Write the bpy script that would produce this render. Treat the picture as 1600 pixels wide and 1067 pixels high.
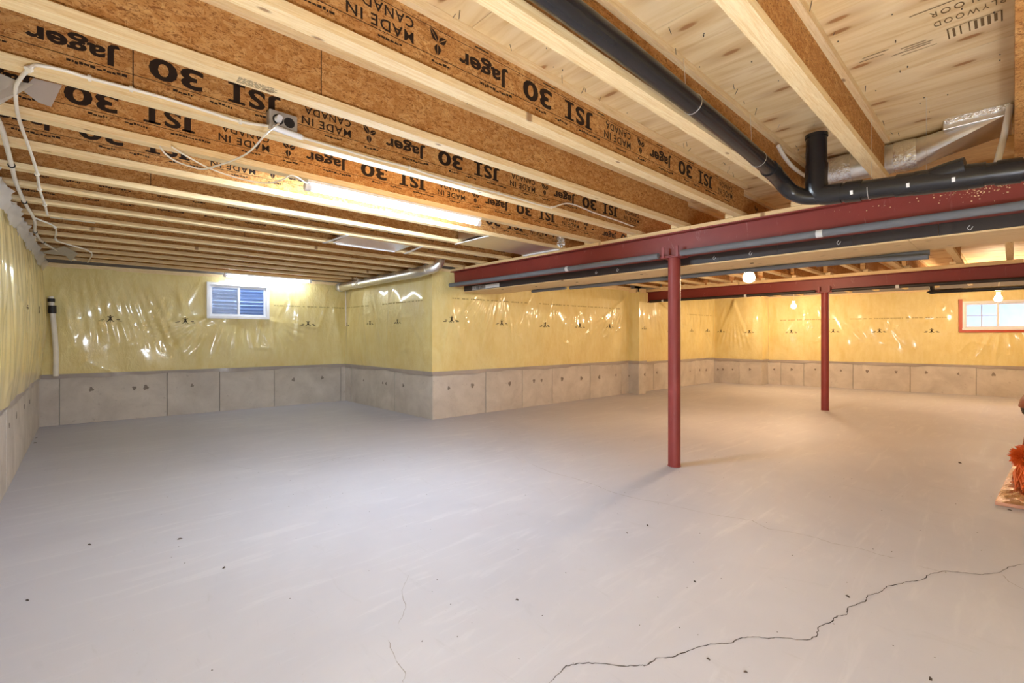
import bpy, bmesh, math, random
import numpy as np
from mathutils import Vector, Matrix

random.seed(7)
for o in list(bpy.data.objects):
    bpy.data.objects.remove(o)
SC = bpy.context.scene
COL = SC.collection
PI = math.pi

# ------------------------------------------------------------------ camera
F, TH, HY, CH = 722.0, 0.826, 525.0, 1.30
cam = bpy.data.cameras.new('camera')
cam.lens = 36.0 * F / 1600.0
cam.sensor_width = 36.0
cam.shift_y = -8.5 / 1600.0
cam.clip_start = 0.02
cam_o = bpy.data.objects.new('camera', cam)
COL.objects.link(cam_o)
cam_o.location = (0, 0, CH)
cam_o.rotation_euler = (PI / 2, 0, TH - PI / 2)
SC.camera = cam_o

# ------------------------------------------------------------------ world, exposure
w = bpy.data.worlds.new('daylight')
SC.world = w
w.use_nodes = True
bg = w.node_tree.nodes['Background']
bg.inputs[0].default_value = (0.62, 0.76, 1.0, 1)
bg.inputs[1].default_value = 7.0
SC.view_settings.view_transform = 'Standard'
SC.view_settings.look = 'None'
SC.view_settings.gamma = 1
SC.view_settings.use_curve_mapping = False
SC.view_settings.exposure = 0.52
TUBE_L = 215.0
BULB_L = 560.0
FILL_L = 142.0

# ------------------------------------------------------------------ helpers
FW = np.array([math.cos(TH), math.sin(TH), 0.0])
RT = np.array([math.sin(TH), -math.cos(TH), 0.0])


def ray(u, v):
    return FW + (u - 800.0) / F * RT + np.array([0, 0, (HY - v) / F])


def at_z(u, v, z):
    r = ray(u, v)
    return Vector(np.array([0, 0, CH]) + (z - CH) / r[2] * r)


def at_x(u, v, x):
    r = ray(u, v)
    return Vector(np.array([0, 0, CH]) + x / r[0] * r)


def at_y(u, v, y):
    r = ray(u, v)
    return Vector(np.array([0, 0, CH]) + y / r[1] * r)


W = {}


def wpos(o):
    return W.get(o.name, Vector((0, 0, 0)))


def tag(o, label=None, cat=None, group=None, kind=None):
    if label: o['label'] = label
    if cat: o['category'] = cat
    if group: o['group'] = group
    if kind: o['kind'] = kind
    return o


def thing(name, label, cat, loc=(0, 0, 0), group=None):
    o = bpy.data.objects.new(name, None)
    o.empty_display_size = 0.1
    COL.objects.link(o)
    o.location = loc
    W[o.name] = Vector(loc)
    return tag(o, label, cat, group)


class MB:
    def __init__(s):
        s.v = []
        s.f = []

    def add(s, vs, fs):
        b = len(s.v)
        s.v += [Vector(p) for p in vs]
        s.f += [tuple(i + b for i in f) for f in fs]
        return s

    def box(s, a, b):
        x0, x1 = sorted((a[0], b[0])); y0, y1 = sorted((a[1], b[1])); z0, z1 = sorted((a[2], b[2]))
        vs = [(x0, y0, z0), (x1, y0, z0), (x1, y1, z0), (x0, y1, z0), (x0, y0, z1), (x1, y0, z1), (x1, y1, z1), (x0, y1, z1)]
        return s.add(vs, [(0, 3, 2, 1), (4, 5, 6, 7), (0, 1, 5, 4), (1, 2, 6, 5), (2, 3, 7, 6), (3, 0, 4, 7)])

    def hexa(s, lo, hi):
        """lo, hi: four points each, same winding"""
        return s.add(list(lo) + list(hi), [(3, 2, 1, 0), (4, 5, 6, 7), (0, 1, 5, 4), (1, 2, 6, 5), (2, 3, 7, 6), (3, 0, 4, 7)])

    def tube(s, path, r, n=12, caps=True, up=None):
        path = [Vector(p) for p in path]
        rs = r if isinstance(r, (list, tuple)) else [r] * len(path)
        rings = []
        prev = None
        for i, p in enumerate(path):
            if i == 0: d = path[1] - p
            elif i == len(path) - 1: d = p - path[i - 1]
            else: d = (path[i + 1] - p).normalized() + (p - path[i - 1]).normalized()
            if d.length < 1e-9: d = Vector((0, 0, 1))
            d.normalize()
            if prev is None:
                a = Vector((0, 0, 1)) if abs(d.z) < .9 else Vector((1, 0, 0))
                x = d.cross(a).normalized()
            else:
                x = (prev - d * prev.dot(d)).normalized()
            prev = x
            y = d.cross(x)
            rings.append([p + (x * math.cos(2 * PI * k / n) + y * math.sin(2 * PI * k / n)) * rs[i] for k in range(n)])
        b = len(s.v)
        for rg in rings: s.v += rg
        for i in range(len(rings) - 1):
            for k in range(n):
                k2 = (k + 1) % n
                s.f.append((b + i * n + k, b + i * n + k2, b + (i + 1) * n + k2, b + (i + 1) * n + k))
        if caps:
            s.f.append(tuple(b + k for k in reversed(range(n))))
            e = b + (len(rings) - 1) * n
            s.f.append(tuple(e + k for k in range(n)))
        return s

    def pipe(s, path, r, wall=0.004, n=20):
        """open hollow pipe along a straight path of two points"""
        p0, p1 = Vector(path[0]), Vector(path[1])
        d = (p1 - p0).normalized()
        a = Vector((0, 0, 1)) if abs(d.z) < .9 else Vector((1, 0, 0))
        x = d.cross(a).normalized(); y = d.cross(x)
        b = len(s.v)
        for p, rr in ((p0, r), (p1, r), (p1, r - wall), (p0, r - wall)):
            s.v += [p + (x * math.cos(2 * PI * k / n) + y * math.sin(2 * PI * k / n)) * rr for k in range(n)]
        for j in range(4):
            for k in range(n):
                k2 = (k + 1) % n
                s.f.append((b + j * n + k, b + j * n + k2, b + ((j + 1) % 4) * n + k2, b + ((j + 1) % 4) * n + k))
        return s

    def prism(s, pts, off):
        """extrude a 3D polygon by a vector"""
        n = len(pts); off = Vector(off)
        b = len(s.v)
        s.v += [Vector(p) for p in pts] + [Vector(p) + off for p in pts]
        s.f.append(tuple(b + i for i in reversed(range(n))))
        s.f.append(tuple(b + n + i for i in range(n)))
        for i in range(n):
            j = (i + 1) % n
            s.f.append((b + i, b + j, b + n + j, b + n + i))
        return s

    def mesh(s, name, mat, off=Vector((0, 0, 0)), smooth=False, fix=True):
        me = bpy.data.meshes.new(name)
        me.from_pydata([tuple(p - off) for p in s.v], [], s.f)
        if fix:
            bm = bmesh.new(); bm.from_mesh(me)
            bmesh.ops.recalc_face_normals(bm, faces=bm.faces)
            bm.to_mesh(me); bm.free()
        me.materials.append(mat)
        if smooth:
            me.polygons.foreach_set('use_smooth', [True] * len(me.polygons))
            try:
                me.set_sharp_from_angle(angle=math.radians(40))
            except Exception:
                pass
        me.update()
        return me

    def build(s, name, mat, parent=None, smooth=False, loc=None, bevel=0, fix=True):
        base = wpos(parent) if parent else (Vector(loc) if loc else Vector((0, 0, 0)))
        me = s.mesh(name, mat, base, smooth, fix)
        o = bpy.data.objects.new(name, me)
        COL.objects.link(o)
        if parent: o.parent = parent
        else: o.location = base
        W[o.name] = base
        if bevel:
            m = o.modifiers.new('bevel', 'BEVEL'); m.width = bevel; m.segments = 2; m.limit_method = 'ANGLE'
        return o


def link_mesh(name, me, parent, loc=(0, 0, 0)):
    o = bpy.data.objects.new(name, me)
    COL.objects.link(o); o.parent = parent; o.location = loc
    W[o.name] = wpos(parent) + Vector(loc)
    return o


def smooth_path(pts, n=6):
    pts = [Vector(p) for p in pts]
    P = [pts[0] * 2 - pts[1]] + pts + [pts[-1] * 2 - pts[-2]]
    out = []
    for i in range(1, len(P) - 2):
        for k in range(n):
            t = k / n
            a, b, c, d = P[i - 1], P[i], P[i + 1], P[i + 2]
            out.append(0.5 * ((2 * b) + (c - a) * t + (2 * a - 5 * b + 4 * c - d) * t * t + (3 * b - a - 3 * c + d) * t ** 3))
    out.append(pts[-1])
    return out


ORD = ['first', 'second', 'third', 'fourth', 'fifth', 'sixth', 'seventh', 'eighth', 'ninth', 'tenth', 'eleventh', 'twelfth',
       'thirteenth', 'fourteenth', 'fifteenth', 'sixteenth', 'seventeenth', 'eighteenth', 'nineteenth']


# ------------------------------------------------------------------ materials
def srgb(r, g, b):
    def c(x):
        x /= 255.0
        return x / 12.92 if x <= .04045 else ((x + .055) / 1.055) ** 2.4
    return (c(r), c(g), c(b), 1)


class NT:
    def __init__(s, name):
        s.m = bpy.data.materials.new(name)
        s.m.use_nodes = True
        s.t = s.m.node_tree
        s.bsdf = s.t.nodes['Principled BSDF']
        s.out = s.t.nodes['Material Output']

    def n(s, typ, **kw):
        nd = s.t.nodes.new(typ)
        for k, v in kw.items():
            if k.startswith('i_'):
                nd.inputs[k[2:].replace('_', ' ')].default_value = v
            else:
                setattr(nd, k, v)
        return nd

    def l(s, a, b):
        s.t.links.new(a, b)

    def coords(s, scale=(1, 1, 1), rot=(0, 0, 0), kind='Object', rnd=False):
        tc = s.n('ShaderNodeTexCoord')
        mp = s.n('ShaderNodeMapping')
        mp.inputs['Scale'].default_value = scale
        mp.inputs['Rotation'].default_value = rot
        if rnd:
            oi = s.n('ShaderNodeObjectInfo')
            mu = s.n('ShaderNodeMath', operation='MULTIPLY'); mu.inputs[1].default_value = 37.0
            s.l(oi.outputs['Random'], mu.inputs[0])
            ad = s.n('ShaderNodeVectorMath', operation='ADD')
            s.l(tc.outputs[kind], ad.inputs[0]); s.l(mu.outputs[0], ad.inputs[1])
            s.l(ad.outputs[0], mp.inputs['Vector'])
        else:
            s.l(tc.outputs[kind], mp.inputs['Vector'])
        return mp.outputs[0]

    def noise(s, vec, scale, detail=4, rough=.55, dist=0.0):
        nd = s.n('ShaderNodeTexNoise')
        nd.inputs['Scale'].default_value = scale; nd.inputs['Detail'].default_value = detail
        nd.inputs['Roughness'].default_value = rough; nd.inputs['Distortion'].default_value = dist
        s.l(vec, nd.inputs['Vector'])
        return nd.outputs[0]

    def ramp(s, fac, stops, interp='LINEAR'):
        r = s.n('ShaderNodeValToRGB')
        r.color_ramp.interpolation = interp
        e = r.color_ramp.elements
        while len(e) < len(stops): e.new(0.5)
        for i, (p, c) in enumerate(stops):
            e[i].position = p
            e[i].color = c if len(c) == 4 else (*c, 1)
        s.l(fac, r.inputs[0])
        return r.outputs[0]

    def mix(s, fac, a, b, mode='MIX'):
        m = s.n('ShaderNodeMix', data_type='RGBA', blend_type=mode)
        for sock, val in ((m.inputs[0], fac), (m.inputs[6], a), (m.inputs[7], b)):
            if hasattr(val, 'links'): s.l(val, sock)
            elif isinstance(val, (int, float)): sock.default_value = val
            else: sock.default_value = val
        return m.outputs[2]

    def bump(s, h, strength=.3, dist=.01):
        b = s.n('ShaderNodeBump')
        b.inputs['Strength'].default_value = strength; b.inputs['Distance'].default_value = dist
        s.l(h, b.inputs['Height']); s.l(b.outputs[0], s.bsdf.inputs['Normal'])

    def base(s, c):
        if hasattr(c, 'links'): s.l(c, s.bsdf.inputs['Base Color'])
        else: s.bsdf.inputs['Base Color'].default_value = c

    def set(s, **kw):
        for k, v in kw.items():
            s.bsdf.inputs[k.replace('_', ' ')].default_value = v
        return s.m


def G(v):
    return (v, v, v, 1)


def m_plain(name, col, rough=.5, metal=0.0, spec=.5, **kw):
    t = NT(name)
    v = t.noise(t.coords((1, 1, 1)), 9, 5)
    t.base(t.mix(v, tuple(c * .86 for c in col[:3]) + (1,), tuple(min(1, c * 1.12) for c in col[:3]) + (1,)))
    t.set(Roughness=rough, Metallic=metal, Specular_IOR_Level=spec)
    return t.m


def m_wood(name, c_dark, c_light, stretch, knots=True, rough=.6):
    t = NT(name)
    v = t.coords(stretch, rnd=True)
    a = t.noise(v, 3.0, 6, .6, 1.2)
    col = t.ramp(a, [(.3, c_dark), (.5, tuple((x + y) / 2 for x, y in zip(c_dark, c_light))), (.7, c_light)])
    f = t.noise(v, 14.0, 3, .6)
    col = t.mix(.22, col, t.ramp(f, [(.35, tuple(c * .7 for c in c_dark[:3])), (.6, c_light[:3])]), 'MIX')
    if knots:
        vo = t.n('ShaderNodeTexVoronoi', feature='F1', voronoi_dimensions='2D')
        vo.inputs['Scale'].default_value = 1.0
        t.l(t.coords(tuple((4.2 if x > 10 else 1.7) for x in stretch), rnd=True), vo.inputs['Vector'])
        k = t.ramp(vo.outputs['Distance'], [(.02, G(.8)), (.045, G(0))])
        col = t.mix(k, col, srgb(138, 92, 56))
    t.base(col)
    t.bump(f, .12, .003)
    t.set(Roughness=rough, Specular_IOR_Level=.25)
    return t.m


def m_osb(name):
    t = NT(name)
    v = t.coords((34, 34, 60), rnd=True)
    vo = t.n('ShaderNodeTexVoronoi', feature='F1')
    vo.inputs['Scale'].default_value = 1.0; vo.inputs['Randomness'].default_value = 1.0
    wn = t.noise(t.coords((6, 6, 6), rnd=True), 1.0, 3)
    ad = t.n('ShaderNodeVectorMath', operation='ADD')
    t.l(v, ad.inputs[0])
    mu = t.n('ShaderNodeVectorMath', operation='SCALE'); mu.inputs[3].default_value = 3.0
    cx = t.n('ShaderNodeCombineXYZ'); t.l(wn, cx.inputs[0]); t.l(wn, cx.inputs[2])
    t.l(cx.outputs[0], mu.inputs[0]); t.l(mu.outputs[0], ad.inputs[1])
    t.l(ad.outputs[0], vo.inputs['Vector'])
    sp = t.n('ShaderNodeSeparateColor'); t.l(vo.outputs['Color'], sp.inputs[0])
    col = t.ramp(sp.outputs[0], [(0, srgb(182, 128, 70)), (.5, srgb(198, 146, 86)), (1, srgb(212, 164, 104))])
    fl = t.noise(t.coords((60, 60, 110), (0, .5, 0), rnd=True), 1.6, 5, .7, .8)
    col = t.mix(t.ramp(fl, [(.52, G(0)), (.63, G(.85))]), col, srgb(104, 56, 22))
    f2 = t.noise(t.coords((22, 22, 60), (0, -.7, 0), rnd=True), 1.4, 4, .6, 1.2)
    col = t.mix(t.ramp(f2, [(.57, G(0)), (.64, G(.8))]), col, srgb(112, 64, 28))
    f3 = t.noise(t.coords((70, 70, 24), (0, .35, 0), rnd=True), 1.2, 4, .6, 1.0)
    col = t.mix(t.ramp(f3, [(.6, G(0)), (.68, G(.6))]), col, srgb(226, 184, 120))
    big = t.noise(t.coords((1, 1, 1), rnd=True), 5.0, 3)
    col = t.mix(t.ramp(big, [(.35, G(.0)), (.75, G(.4))]), col, srgb(160, 98, 42))
    t.base(col)
    t.bump(fl, .3, .004)
    t.set(Roughness=.7, Specular_IOR_Level=.2)
    return t.m


def m_ply(name):
    t = NT(name)
    v = t.coords((1.0, .11, 1.0), rnd=True)
    a = t.noise(v, 6.0, 6, .6, 2.2)
    col = t.ramp(a, [(.28, srgb(214, 176, 120)), (.45, srgb(232, 204, 154)), (.62, srgb(240, 216, 172)), (.8, srgb(222, 188, 136))])
    wv = t.noise(t.coords((1, .05, 1), rnd=True), 26.0, 4, .6, 1.0)
    col = t.mix(t.ramp(wv, [(.58, G(0)), (.72, G(.32))]), col, srgb(204, 164, 112))
    vo = t.n('ShaderNodeTexVoronoi', feature='F1', voronoi_dimensions='2D'); vo.inputs['Scale'].default_value = 1.0
    t.l(t.coords((4.6, 1.7, 1), rnd=True), vo.inputs['Vector'])
    col = t.mix(t.ramp(vo.outputs['Distance'], [(.05, G(1)), (.085, G(0))]), col, srgb(150, 100, 64))
    halo = t.ramp(vo.outputs['Distance'], [(.06, G(.5)), (.3, G(0))])
    col = t.mix(halo, col, srgb(186, 138, 84))
    t.base(col)
    t.bump(wv, .06, .002)
    t.set(Roughness=.62, Specular_IOR_Level=.25)
    return t.m


def m_poly(name, c1, c2):
    t = NT(name)
    v = t.coords((1, 1, .8))
    a = t.noise(v, 2.6, 5, .6, .6)
    col = t.ramp(a, [(.3, c1), (.7, c2)])
    b = t.noise(t.coords((1, 1, .3)), 14, 4, .6)
    col = t.mix(.25, col, t.ramp(b, [(.3, srgb(218, 198, 128)), (.7, srgb(240, 232, 194))]))
    t.base(col)
    h = t.noise(t.coords((1, 1, .55)), 16.0, 4, .55, 1.4)
    t.bump(h, .42, .02)
    t.set(Roughness=.42, Specular_IOR_Level=.5, Coat_Weight=.8, Coat_Roughness=.09, Coat_IOR=1.45)
    return t.m


def m_conc(name, c1, c2):
    t = NT(name)
    v = t.coords((1, 1, 1), rnd=True)
    a = t.noise(v, 2.4, 6, .62, .4)
    col = t.ramp(a, [(.3, c1), (.68, c2)])
    s = t.noise(t.coords((1, 1, 1), rnd=True), 11, 5, .7)
    col = t.mix(t.ramp(s, [(.62, G(0)), (.74, G(.42))]), col, srgb(120, 108, 96))
    p = t.noise(v, 60, 3, .6)
    col = t.mix(t.ramp(p, [(.64, G(0)), (.75, G(.4))]), col, srgb(112, 102, 94))
    t.base(col)
    t.bump(s, .2, .006)
    t.set(Roughness=.75, Specular_IOR_Level=.3)
    return t.m


def m_floor(name):
    t = NT(name)
    v = t.coords((1, 1, 1))
    a = t.noise(v, .55, 5, .6, .5)
    col = t.ramp(a, [(.3, srgb(192, 191, 202)), (.7, srgb(206, 205, 214))])
    sw = t.noise(t.coords((.5, 3.2, 1), (0, 0, .9)), 2.2, 6, .62, 1.6)
    col = t.mix(t.ramp(sw, [(.55, G(0)), (.75, G(.5))]), col, srgb(218, 217, 224))
    dk = t.noise(t.coords((3.2, .8, 1), (0, 0, .5)), 2.0, 6, .65, 2.0)
    col = t.mix(t.ramp(dk, [(.6, G(0)), (.76, G(.3))]), col, srgb(172, 171, 176))
    sp = t.noise(v, 120, 2, .5)
    col = t.mix(t.ramp(sp, [(.72, G(0)), (.78, G(.5))]), col, srgb(140, 136, 132))
    t.base(col)
    t.l(t.ramp(sw, [(.3, G(.62)), (.7, G(.48))]), t.bsdf.inputs['Roughness'])
    t.bump(sw, .05, .01)
    t.set(Specular_IOR_Level=.35)
    return t.m


def m_red(name, c):
    t = NT(name)
    v = t.coords((1, 1, 1))
    a = t.noise(v, 3.0, 5)
    col = t.mix(a, tuple(x * .8 for x in c[:3]) + (1,), tuple(x * 1.2 for x in c[:3]) + (1,))
    s = t.noise(t.coords((3, 3, .9)), 4.0, 6, .72, .8)
    col = t.mix(t.ramp(s, [(.62, G(0)), (.70, G(.42))]), col, srgb(190, 140, 130))
    t.base(col)
    t.set(Roughness=.46, Specular_IOR_Level=.45)
    return t.m


def m_metal(name, c, rough=.3, crinkle=0.0):
    t = NT(name)
    v = t.coords((1, 1, 1))
    a = t.noise(v, 24, 3)
    t.base(t.mix(a, tuple(x * .85 for x in c[:3]) + (1,), c))
    if crinkle:
        t.bump(t.noise(v, 42, 4, .6, 1.0), crinkle, .01)
    t.set(Roughness=rough, Metallic=1.0)
    return t.m


def m_emit(name, c, s):
    t = NT(name)
    e = t.n('ShaderNodeEmission')
    e.inputs[0].default_value = c; e.inputs[1].default_value = s
    t.l(e.outputs[0], t.out.inputs[0])
    return t.m


def m_glass(name):
    t = NT(name)
    tr = t.n('ShaderNodeBsdfTransparent'); tr.inputs[0].default_value = (.92, .95, 1, 1)
    gl = t.n('ShaderNodeBsdfGlossy'); gl.inputs['Roughness'].default_value = .02
    fr = t.n('ShaderNodeFresnel'); fr.inputs[0].default_value = 1.5
    mx = t.n('ShaderNodeMixShader')
    t.l(fr.outputs[0], mx.inputs[0]); t.l(tr.outputs[0], mx.inputs[1]); t.l(gl.outputs[0], mx.inputs[2])
    t.l(mx.outputs[0], t.out.inputs[0])
    return t.m


def m_film(name, fac=.5, col=(.82, .76, .7, 1)):
    """thin clear plastic film"""
    t = NT(name)
    tr = t.n('ShaderNodeBsdfTransparent'); tr.inputs[0].default_value = (.93, .92, .9, 1)
    df = t.n('ShaderNodeBsdfDiffuse'); df.inputs[0].default_value = col
    gl = t.n('ShaderNodeBsdfGlossy'); gl.inputs['Roughness'].default_value = .12
    bp = t.n('ShaderNodeBump'); bp.inputs['Strength'].default_value = .5; bp.inputs['Distance'].default_value = .02
    t.l(t.noise(t.coords((1, 1, 1)), 22, 4, .6, 1.0), bp.inputs['Height'])
    t.l(bp.outputs[0], gl.inputs['Normal'])
    m1 = t.n('ShaderNodeMixShader'); m1.inputs[0].default_value = fac
    t.l(tr.outputs[0], m1.inputs[1]); t.l(df.outputs[0], m1.inputs[2])
    m2 = t.n('ShaderNodeMixShader'); m2.inputs[0].default_value = .12
    t.l(m1.outputs[0], m2.inputs[1]); t.l(gl.outputs[0], m2.inputs[2])
    t.l(m2.outputs[0], t.out.inputs[0])
    return t.m


M = dict(
    floor=m_floor('painted_concrete_floor'),
    conc=m_conc('formed_concrete', srgb(188, 178, 168), srgb(214, 205, 195)),
    conc_core=m_plain('plain_concrete', srgb(150, 144, 138), .85),
    hem=m_plain('hem_film_over_concrete', srgb(176, 164, 156), .3),
    patch=m_plain('tie_hole_mortar', srgb(140, 128, 118), .85),
    poly=m_poly('yellow_insulation_behind_film', srgb(228, 202, 124), srgb(242, 224, 156)),
    flange=m_wood('spruce_flange', srgb(226, 190, 134), srgb(247, 226, 182), (1.2, 26, 26)),
    osb=m_osb('strand_board'),
    ply=m_ply('plywood_sheathing'),
    lvl=m_wood('laminated_veneer', srgb(196, 140, 84), srgb(226, 178, 118), (14, 1.5, 40), False),
    plank=m_wood('pine_plank', srgb(222, 184, 130), srgb(240, 214, 166), (26, 1.2, 26)),
    ink=m_plain('black_print_ink', srgb(44, 30, 22), .7, spec=.2),
    ink_soft=m_plain('faded_print_ink', srgb(120, 96, 64), .8, spec=.2),
    film_ink=m_plain('film_print_ink', srgb(70, 58, 40), .6, spec=.2),
    film_ink_soft=m_plain('faint_film_print', srgb(188, 168, 112), .6, spec=.2),
    red=m_red('red_primer', srgb(136, 54, 46)),
    redpost=m_red('red_primer_post', srgb(146, 62, 60)),
    abs=m_plain('black_abs', srgb(36, 35, 37), .26),
    black=m_plain('matte_black', srgb(34, 30, 30), .55),
    blackside=m_plain('black_coated_board', srgb(52, 44, 42), .5),
    foam=m_plain('grey_foam', srgb(120, 122, 128), .8, spec=.2),
    galv=m_metal('galvanised_steel', (.86, .85, .83, 1), .36),
    foil=m_metal('foil_tape', (.86, .86, .85, 1), .16, .9),
    white=m_plain('white_vinyl', srgb(238, 238, 242), .35),
    cable=m_plain('white_cable_jacket', srgb(236, 228, 214), .45),
    greybox=m_plain('grey_plastic_box', srgb(168, 158, 146), .5),
    label=m_plain('white_label', srgb(226, 226, 226), .5),
    film=m_film('clear_film'),
    glass=m_glass('window_glass'),
    screen=m_film('pale_insect_screen', .3, (.6, .72, .9, 1)),
    wrap=m_metal('pink_foil_wrap', (.92, .72, .62, 1), .22, 1.0),
    tube=m_emit('led_diffuser', (.74, .87, 1.0, 1), TUBE_L),
    tube_far=m_emit('led_diffuser_far', (.80, .90, 1.0, 1), TUBE_L * .15),
    globe=m_emit('fill_light_globe', (.86, .91, 1.0, 1), FILL_L),
    bulb=m_emit('warm_bulb', (1.0, .75, .49, 1), BULB_L),
    well=m_metal('corrugated_well_steel', (.5, .6, .78, 1), .45),
    siding=m_plain('pale_siding', srgb(196, 200, 214), .6),
    gravel=m_plain('gravel_soil', srgb(120, 116, 110), .9),
    seal=m_plain('red_sheathing_tape', srgb(190, 80, 50), .45),
    crack=m_plain('crack_shadow', srgb(70, 64, 62), .9, spec=.1),
    crack_soft=m_plain('hairline_crack', srgb(150, 144, 142), .9, spec=.1),
    debris=m_plain('dark_grit', srgb(70, 56, 48), .8),
    orange=m_plain('orange_fibre', srgb(232, 108, 34), .6),
    brown=m_plain('brown_leatherette', srgb(128, 58, 36), .45),
    board=m_plain('copper_pink_wrap', srgb(206, 150, 124), .35),
    steel=m_metal('dark_nail_steel', (.2, .17, .15, 1), .5),
    red_web=None,
)

# ------------------------------------------------------------------ levels of the building
ZJ, ZS = 2.36, 2.66         # underside of joists, underside of subfloor
Z_POLY = 0.745              # lower edge of the insulation blanket
INSIDE = np.array([4.0, 2.0])

# ------------------------------------------------------------------ floor
fl = MB()
fl.box((-1.0, -2.6, -.2), (15.2, 10.0, 0))
floor = tag(fl.build('floor', M['floor']), 'light grey painted concrete basement floor with fine cracks', kind='structure')


def crack(name, pts, width, mat, jitter=.004, sub=5):
    P = [at_z(u, v, 0) for u, v in pts]
    Q = []
    for a, b in zip(P[:-1], P[1:]):
        for k in range(sub):
            q = a.lerp(b, k / sub)
            d = (b - a).normalized(); n = Vector((-d.y, d.x, 0))
            Q.append(q + n * random.uniform(-jitter, jitter) * (0 if k == 0 else 1))
    Q.append(P[-1])
    mb = MB()
    wid = [width * random.uniform(.35, 1.3) for _ in Q]
    wid[0] = wid[-1] = width * .2
    vs = []
    for i, q in enumerate(Q):
        d = (Q[min(i + 1, len(Q) - 1)] - Q[max(i - 1, 0)]).normalized()
        n = Vector((-d.y, d.x, 0)) * wid[i] / 2
        vs += [q + n + Vector((0, 0, .0006)), q - n + Vector((0, 0, .0006))]
    mb.add(vs, [(2 * i, 2 * i + 1, 2 * i + 3, 2 * i + 2) for i in range(len(Q) - 1)])
    return mb.build(name, mat, floor, fix=False)


crack('crack', [(858, 1067), (885, 1040), (905, 1036), (930, 1036), (975, 1041), (1000, 1039), (1010, 1040), (1025, 1028), (1050, 1027),
                (1075, 1017), (1110, 1006), (1140, 1005), (1160, 996), (1180, 995), (1200, 998), (1220, 996), (1260, 1000), (1277, 993),
                (1278, 981), (1300, 971), (1308, 962), (1322, 961), (1325, 949), (1338, 945), (1352, 940), (1355, 930), (1375, 925),
                (1385, 916), (1405, 912), (1425, 908), (1440, 906), (1455, 896), (1478, 892), (1510, 895), (1535, 898), (1560, 895),
                (1575, 886), (1600, 881), (1640, 874)], .0042, M['crack'])
crack('crack', [(828, 724), (860, 738), (900, 748), (930, 758), (960, 770), (1000, 780), (1040, 787), (1080, 797), (1120, 805), (1160, 811),
                (1175, 813), (1200, 826), (1240, 832), (1275, 840), (1300, 849), (1340, 856), (1375, 867), (1400, 872)], .0035, M['crack_soft'])
crack('crack', [(1432, 884), (1450, 888), (1470, 893)], .003, M['crack_soft'])
crack('crack', [(1566, 898), (1575, 908), (1600, 921)], .003, M['crack_soft'])
crack('crack', [(640, 897), (628, 922), (634, 950), (622, 975)], .0025, M['crack_soft'])
crack('crack', [(606, 1000), (618, 1030), (633, 1050), (630, 1067)], .0025, M['crack_soft'])
crack('crack', [(330, 722), (400, 734), (470, 730), (540, 712)], .0025, M['crack_soft'])

db = MB()
for (u, v, sz) in [(1012, 821, .012), (281, 842, .016), (140, 851, .012), (1325, 932, .012), (1454, 1061, .012), (1107, 1030, .008), (808, 937, .008), (1086, 909, .008), (350, 887, .012), (43, 938, .01), (55, 692, .02), (57, 684, .015), (1500, 723, .03), (1578, 797, .015), (980, 833, .006), (1165, 1050, .008)]:
    p = at_z(u, v, 0)
    a = random.uniform(0, PI)
    e = Vector((math.cos(a), math.sin(a), 0)); n = Vector((-e.y, e.x, 0))
    L, Bq = sz, sz * .4
    db.hexa([p + e * L + n * Bq, p - e * L + n * Bq, p - e * L * .7 - n * Bq, p + e * L * .5 - n * Bq],
            [p + e * L * .6 + n * Bq * .5 + Vector((0, 0, .005)), p - e * L * .6 + n * Bq * .5 + Vector((0, 0, .004)), p - e * L * .4 - n * Bq * .5 + Vector((0, 0, .004)), p + e * L * .3 - n * Bq * .4 + Vector((0, 0, .006))])
for _ in range(170):
    p = Vector((random.uniform(.2, 5.5), random.uniform(.1, 5), 0))
    a = random.uniform(0, PI); sz = random.uniform(.002, .005)
    e = Vector((math.cos(a), math.sin(a), 0)) * sz; n = Vector((-e.y, e.x, 0)) * .5
    db.hexa([p + e, p + n, p - e, p - n], [p + e * .4 + Vector((0, 0, .002)), p + n * .4 + Vector((0, 0, .002)), p - e * .4 + Vector((0, 0, .002)), p - n * .4 + Vector((0, 0, .002))])
tag(db.build('floor_grit', M['debris']), 'dark grit and wood splinters scattered on the grey floor', 'grit', kind='stuff')


# ------------------------------------------------------------------ walls
class Wall:
    def __init__(s, name, p0, p1, label, thick=.25):
        s.name = name
        s.p0 = np.array(p0, float); s.p1 = np.array(p1, float)
        d = s.p1 - s.p0
        s.L = float(np.hypot(*d)); s.d = d / s.L
        n = np.array([-s.d[1], s.d[0]])
        if (INSIDE - s.p0) @ n < 0: n = -n
        s.n = n
        s.thick = thick; s.label = label

    def pt(s, a, off, z):
        q = s.p0 + s.d * a + s.n * off
        return Vector((q[0], q[1], z))

    def uv(s, u, v):
        r = ray(u, v)
        t = (s.p0 @ s.n) / (r[:2] @ s.n)
        q = t * r[:2]
        return float((q - s.p0) @ s.d), CH + t * r[2]

    def block(s, mb, a0, a1, o0, o1, z0, z1):
        mb.hexa([s.pt(a0, o0, z0), s.pt(a1, o0, z0), s.pt(a1, o1, z0), s.pt(a0, o1, z0)],
                [s.pt(a0, o0, z1), s.pt(a1, o0, z1), s.pt(a1, o1, z1), s.pt(a0, o1, z1)])


rng = np.random.RandomState(11)


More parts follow.
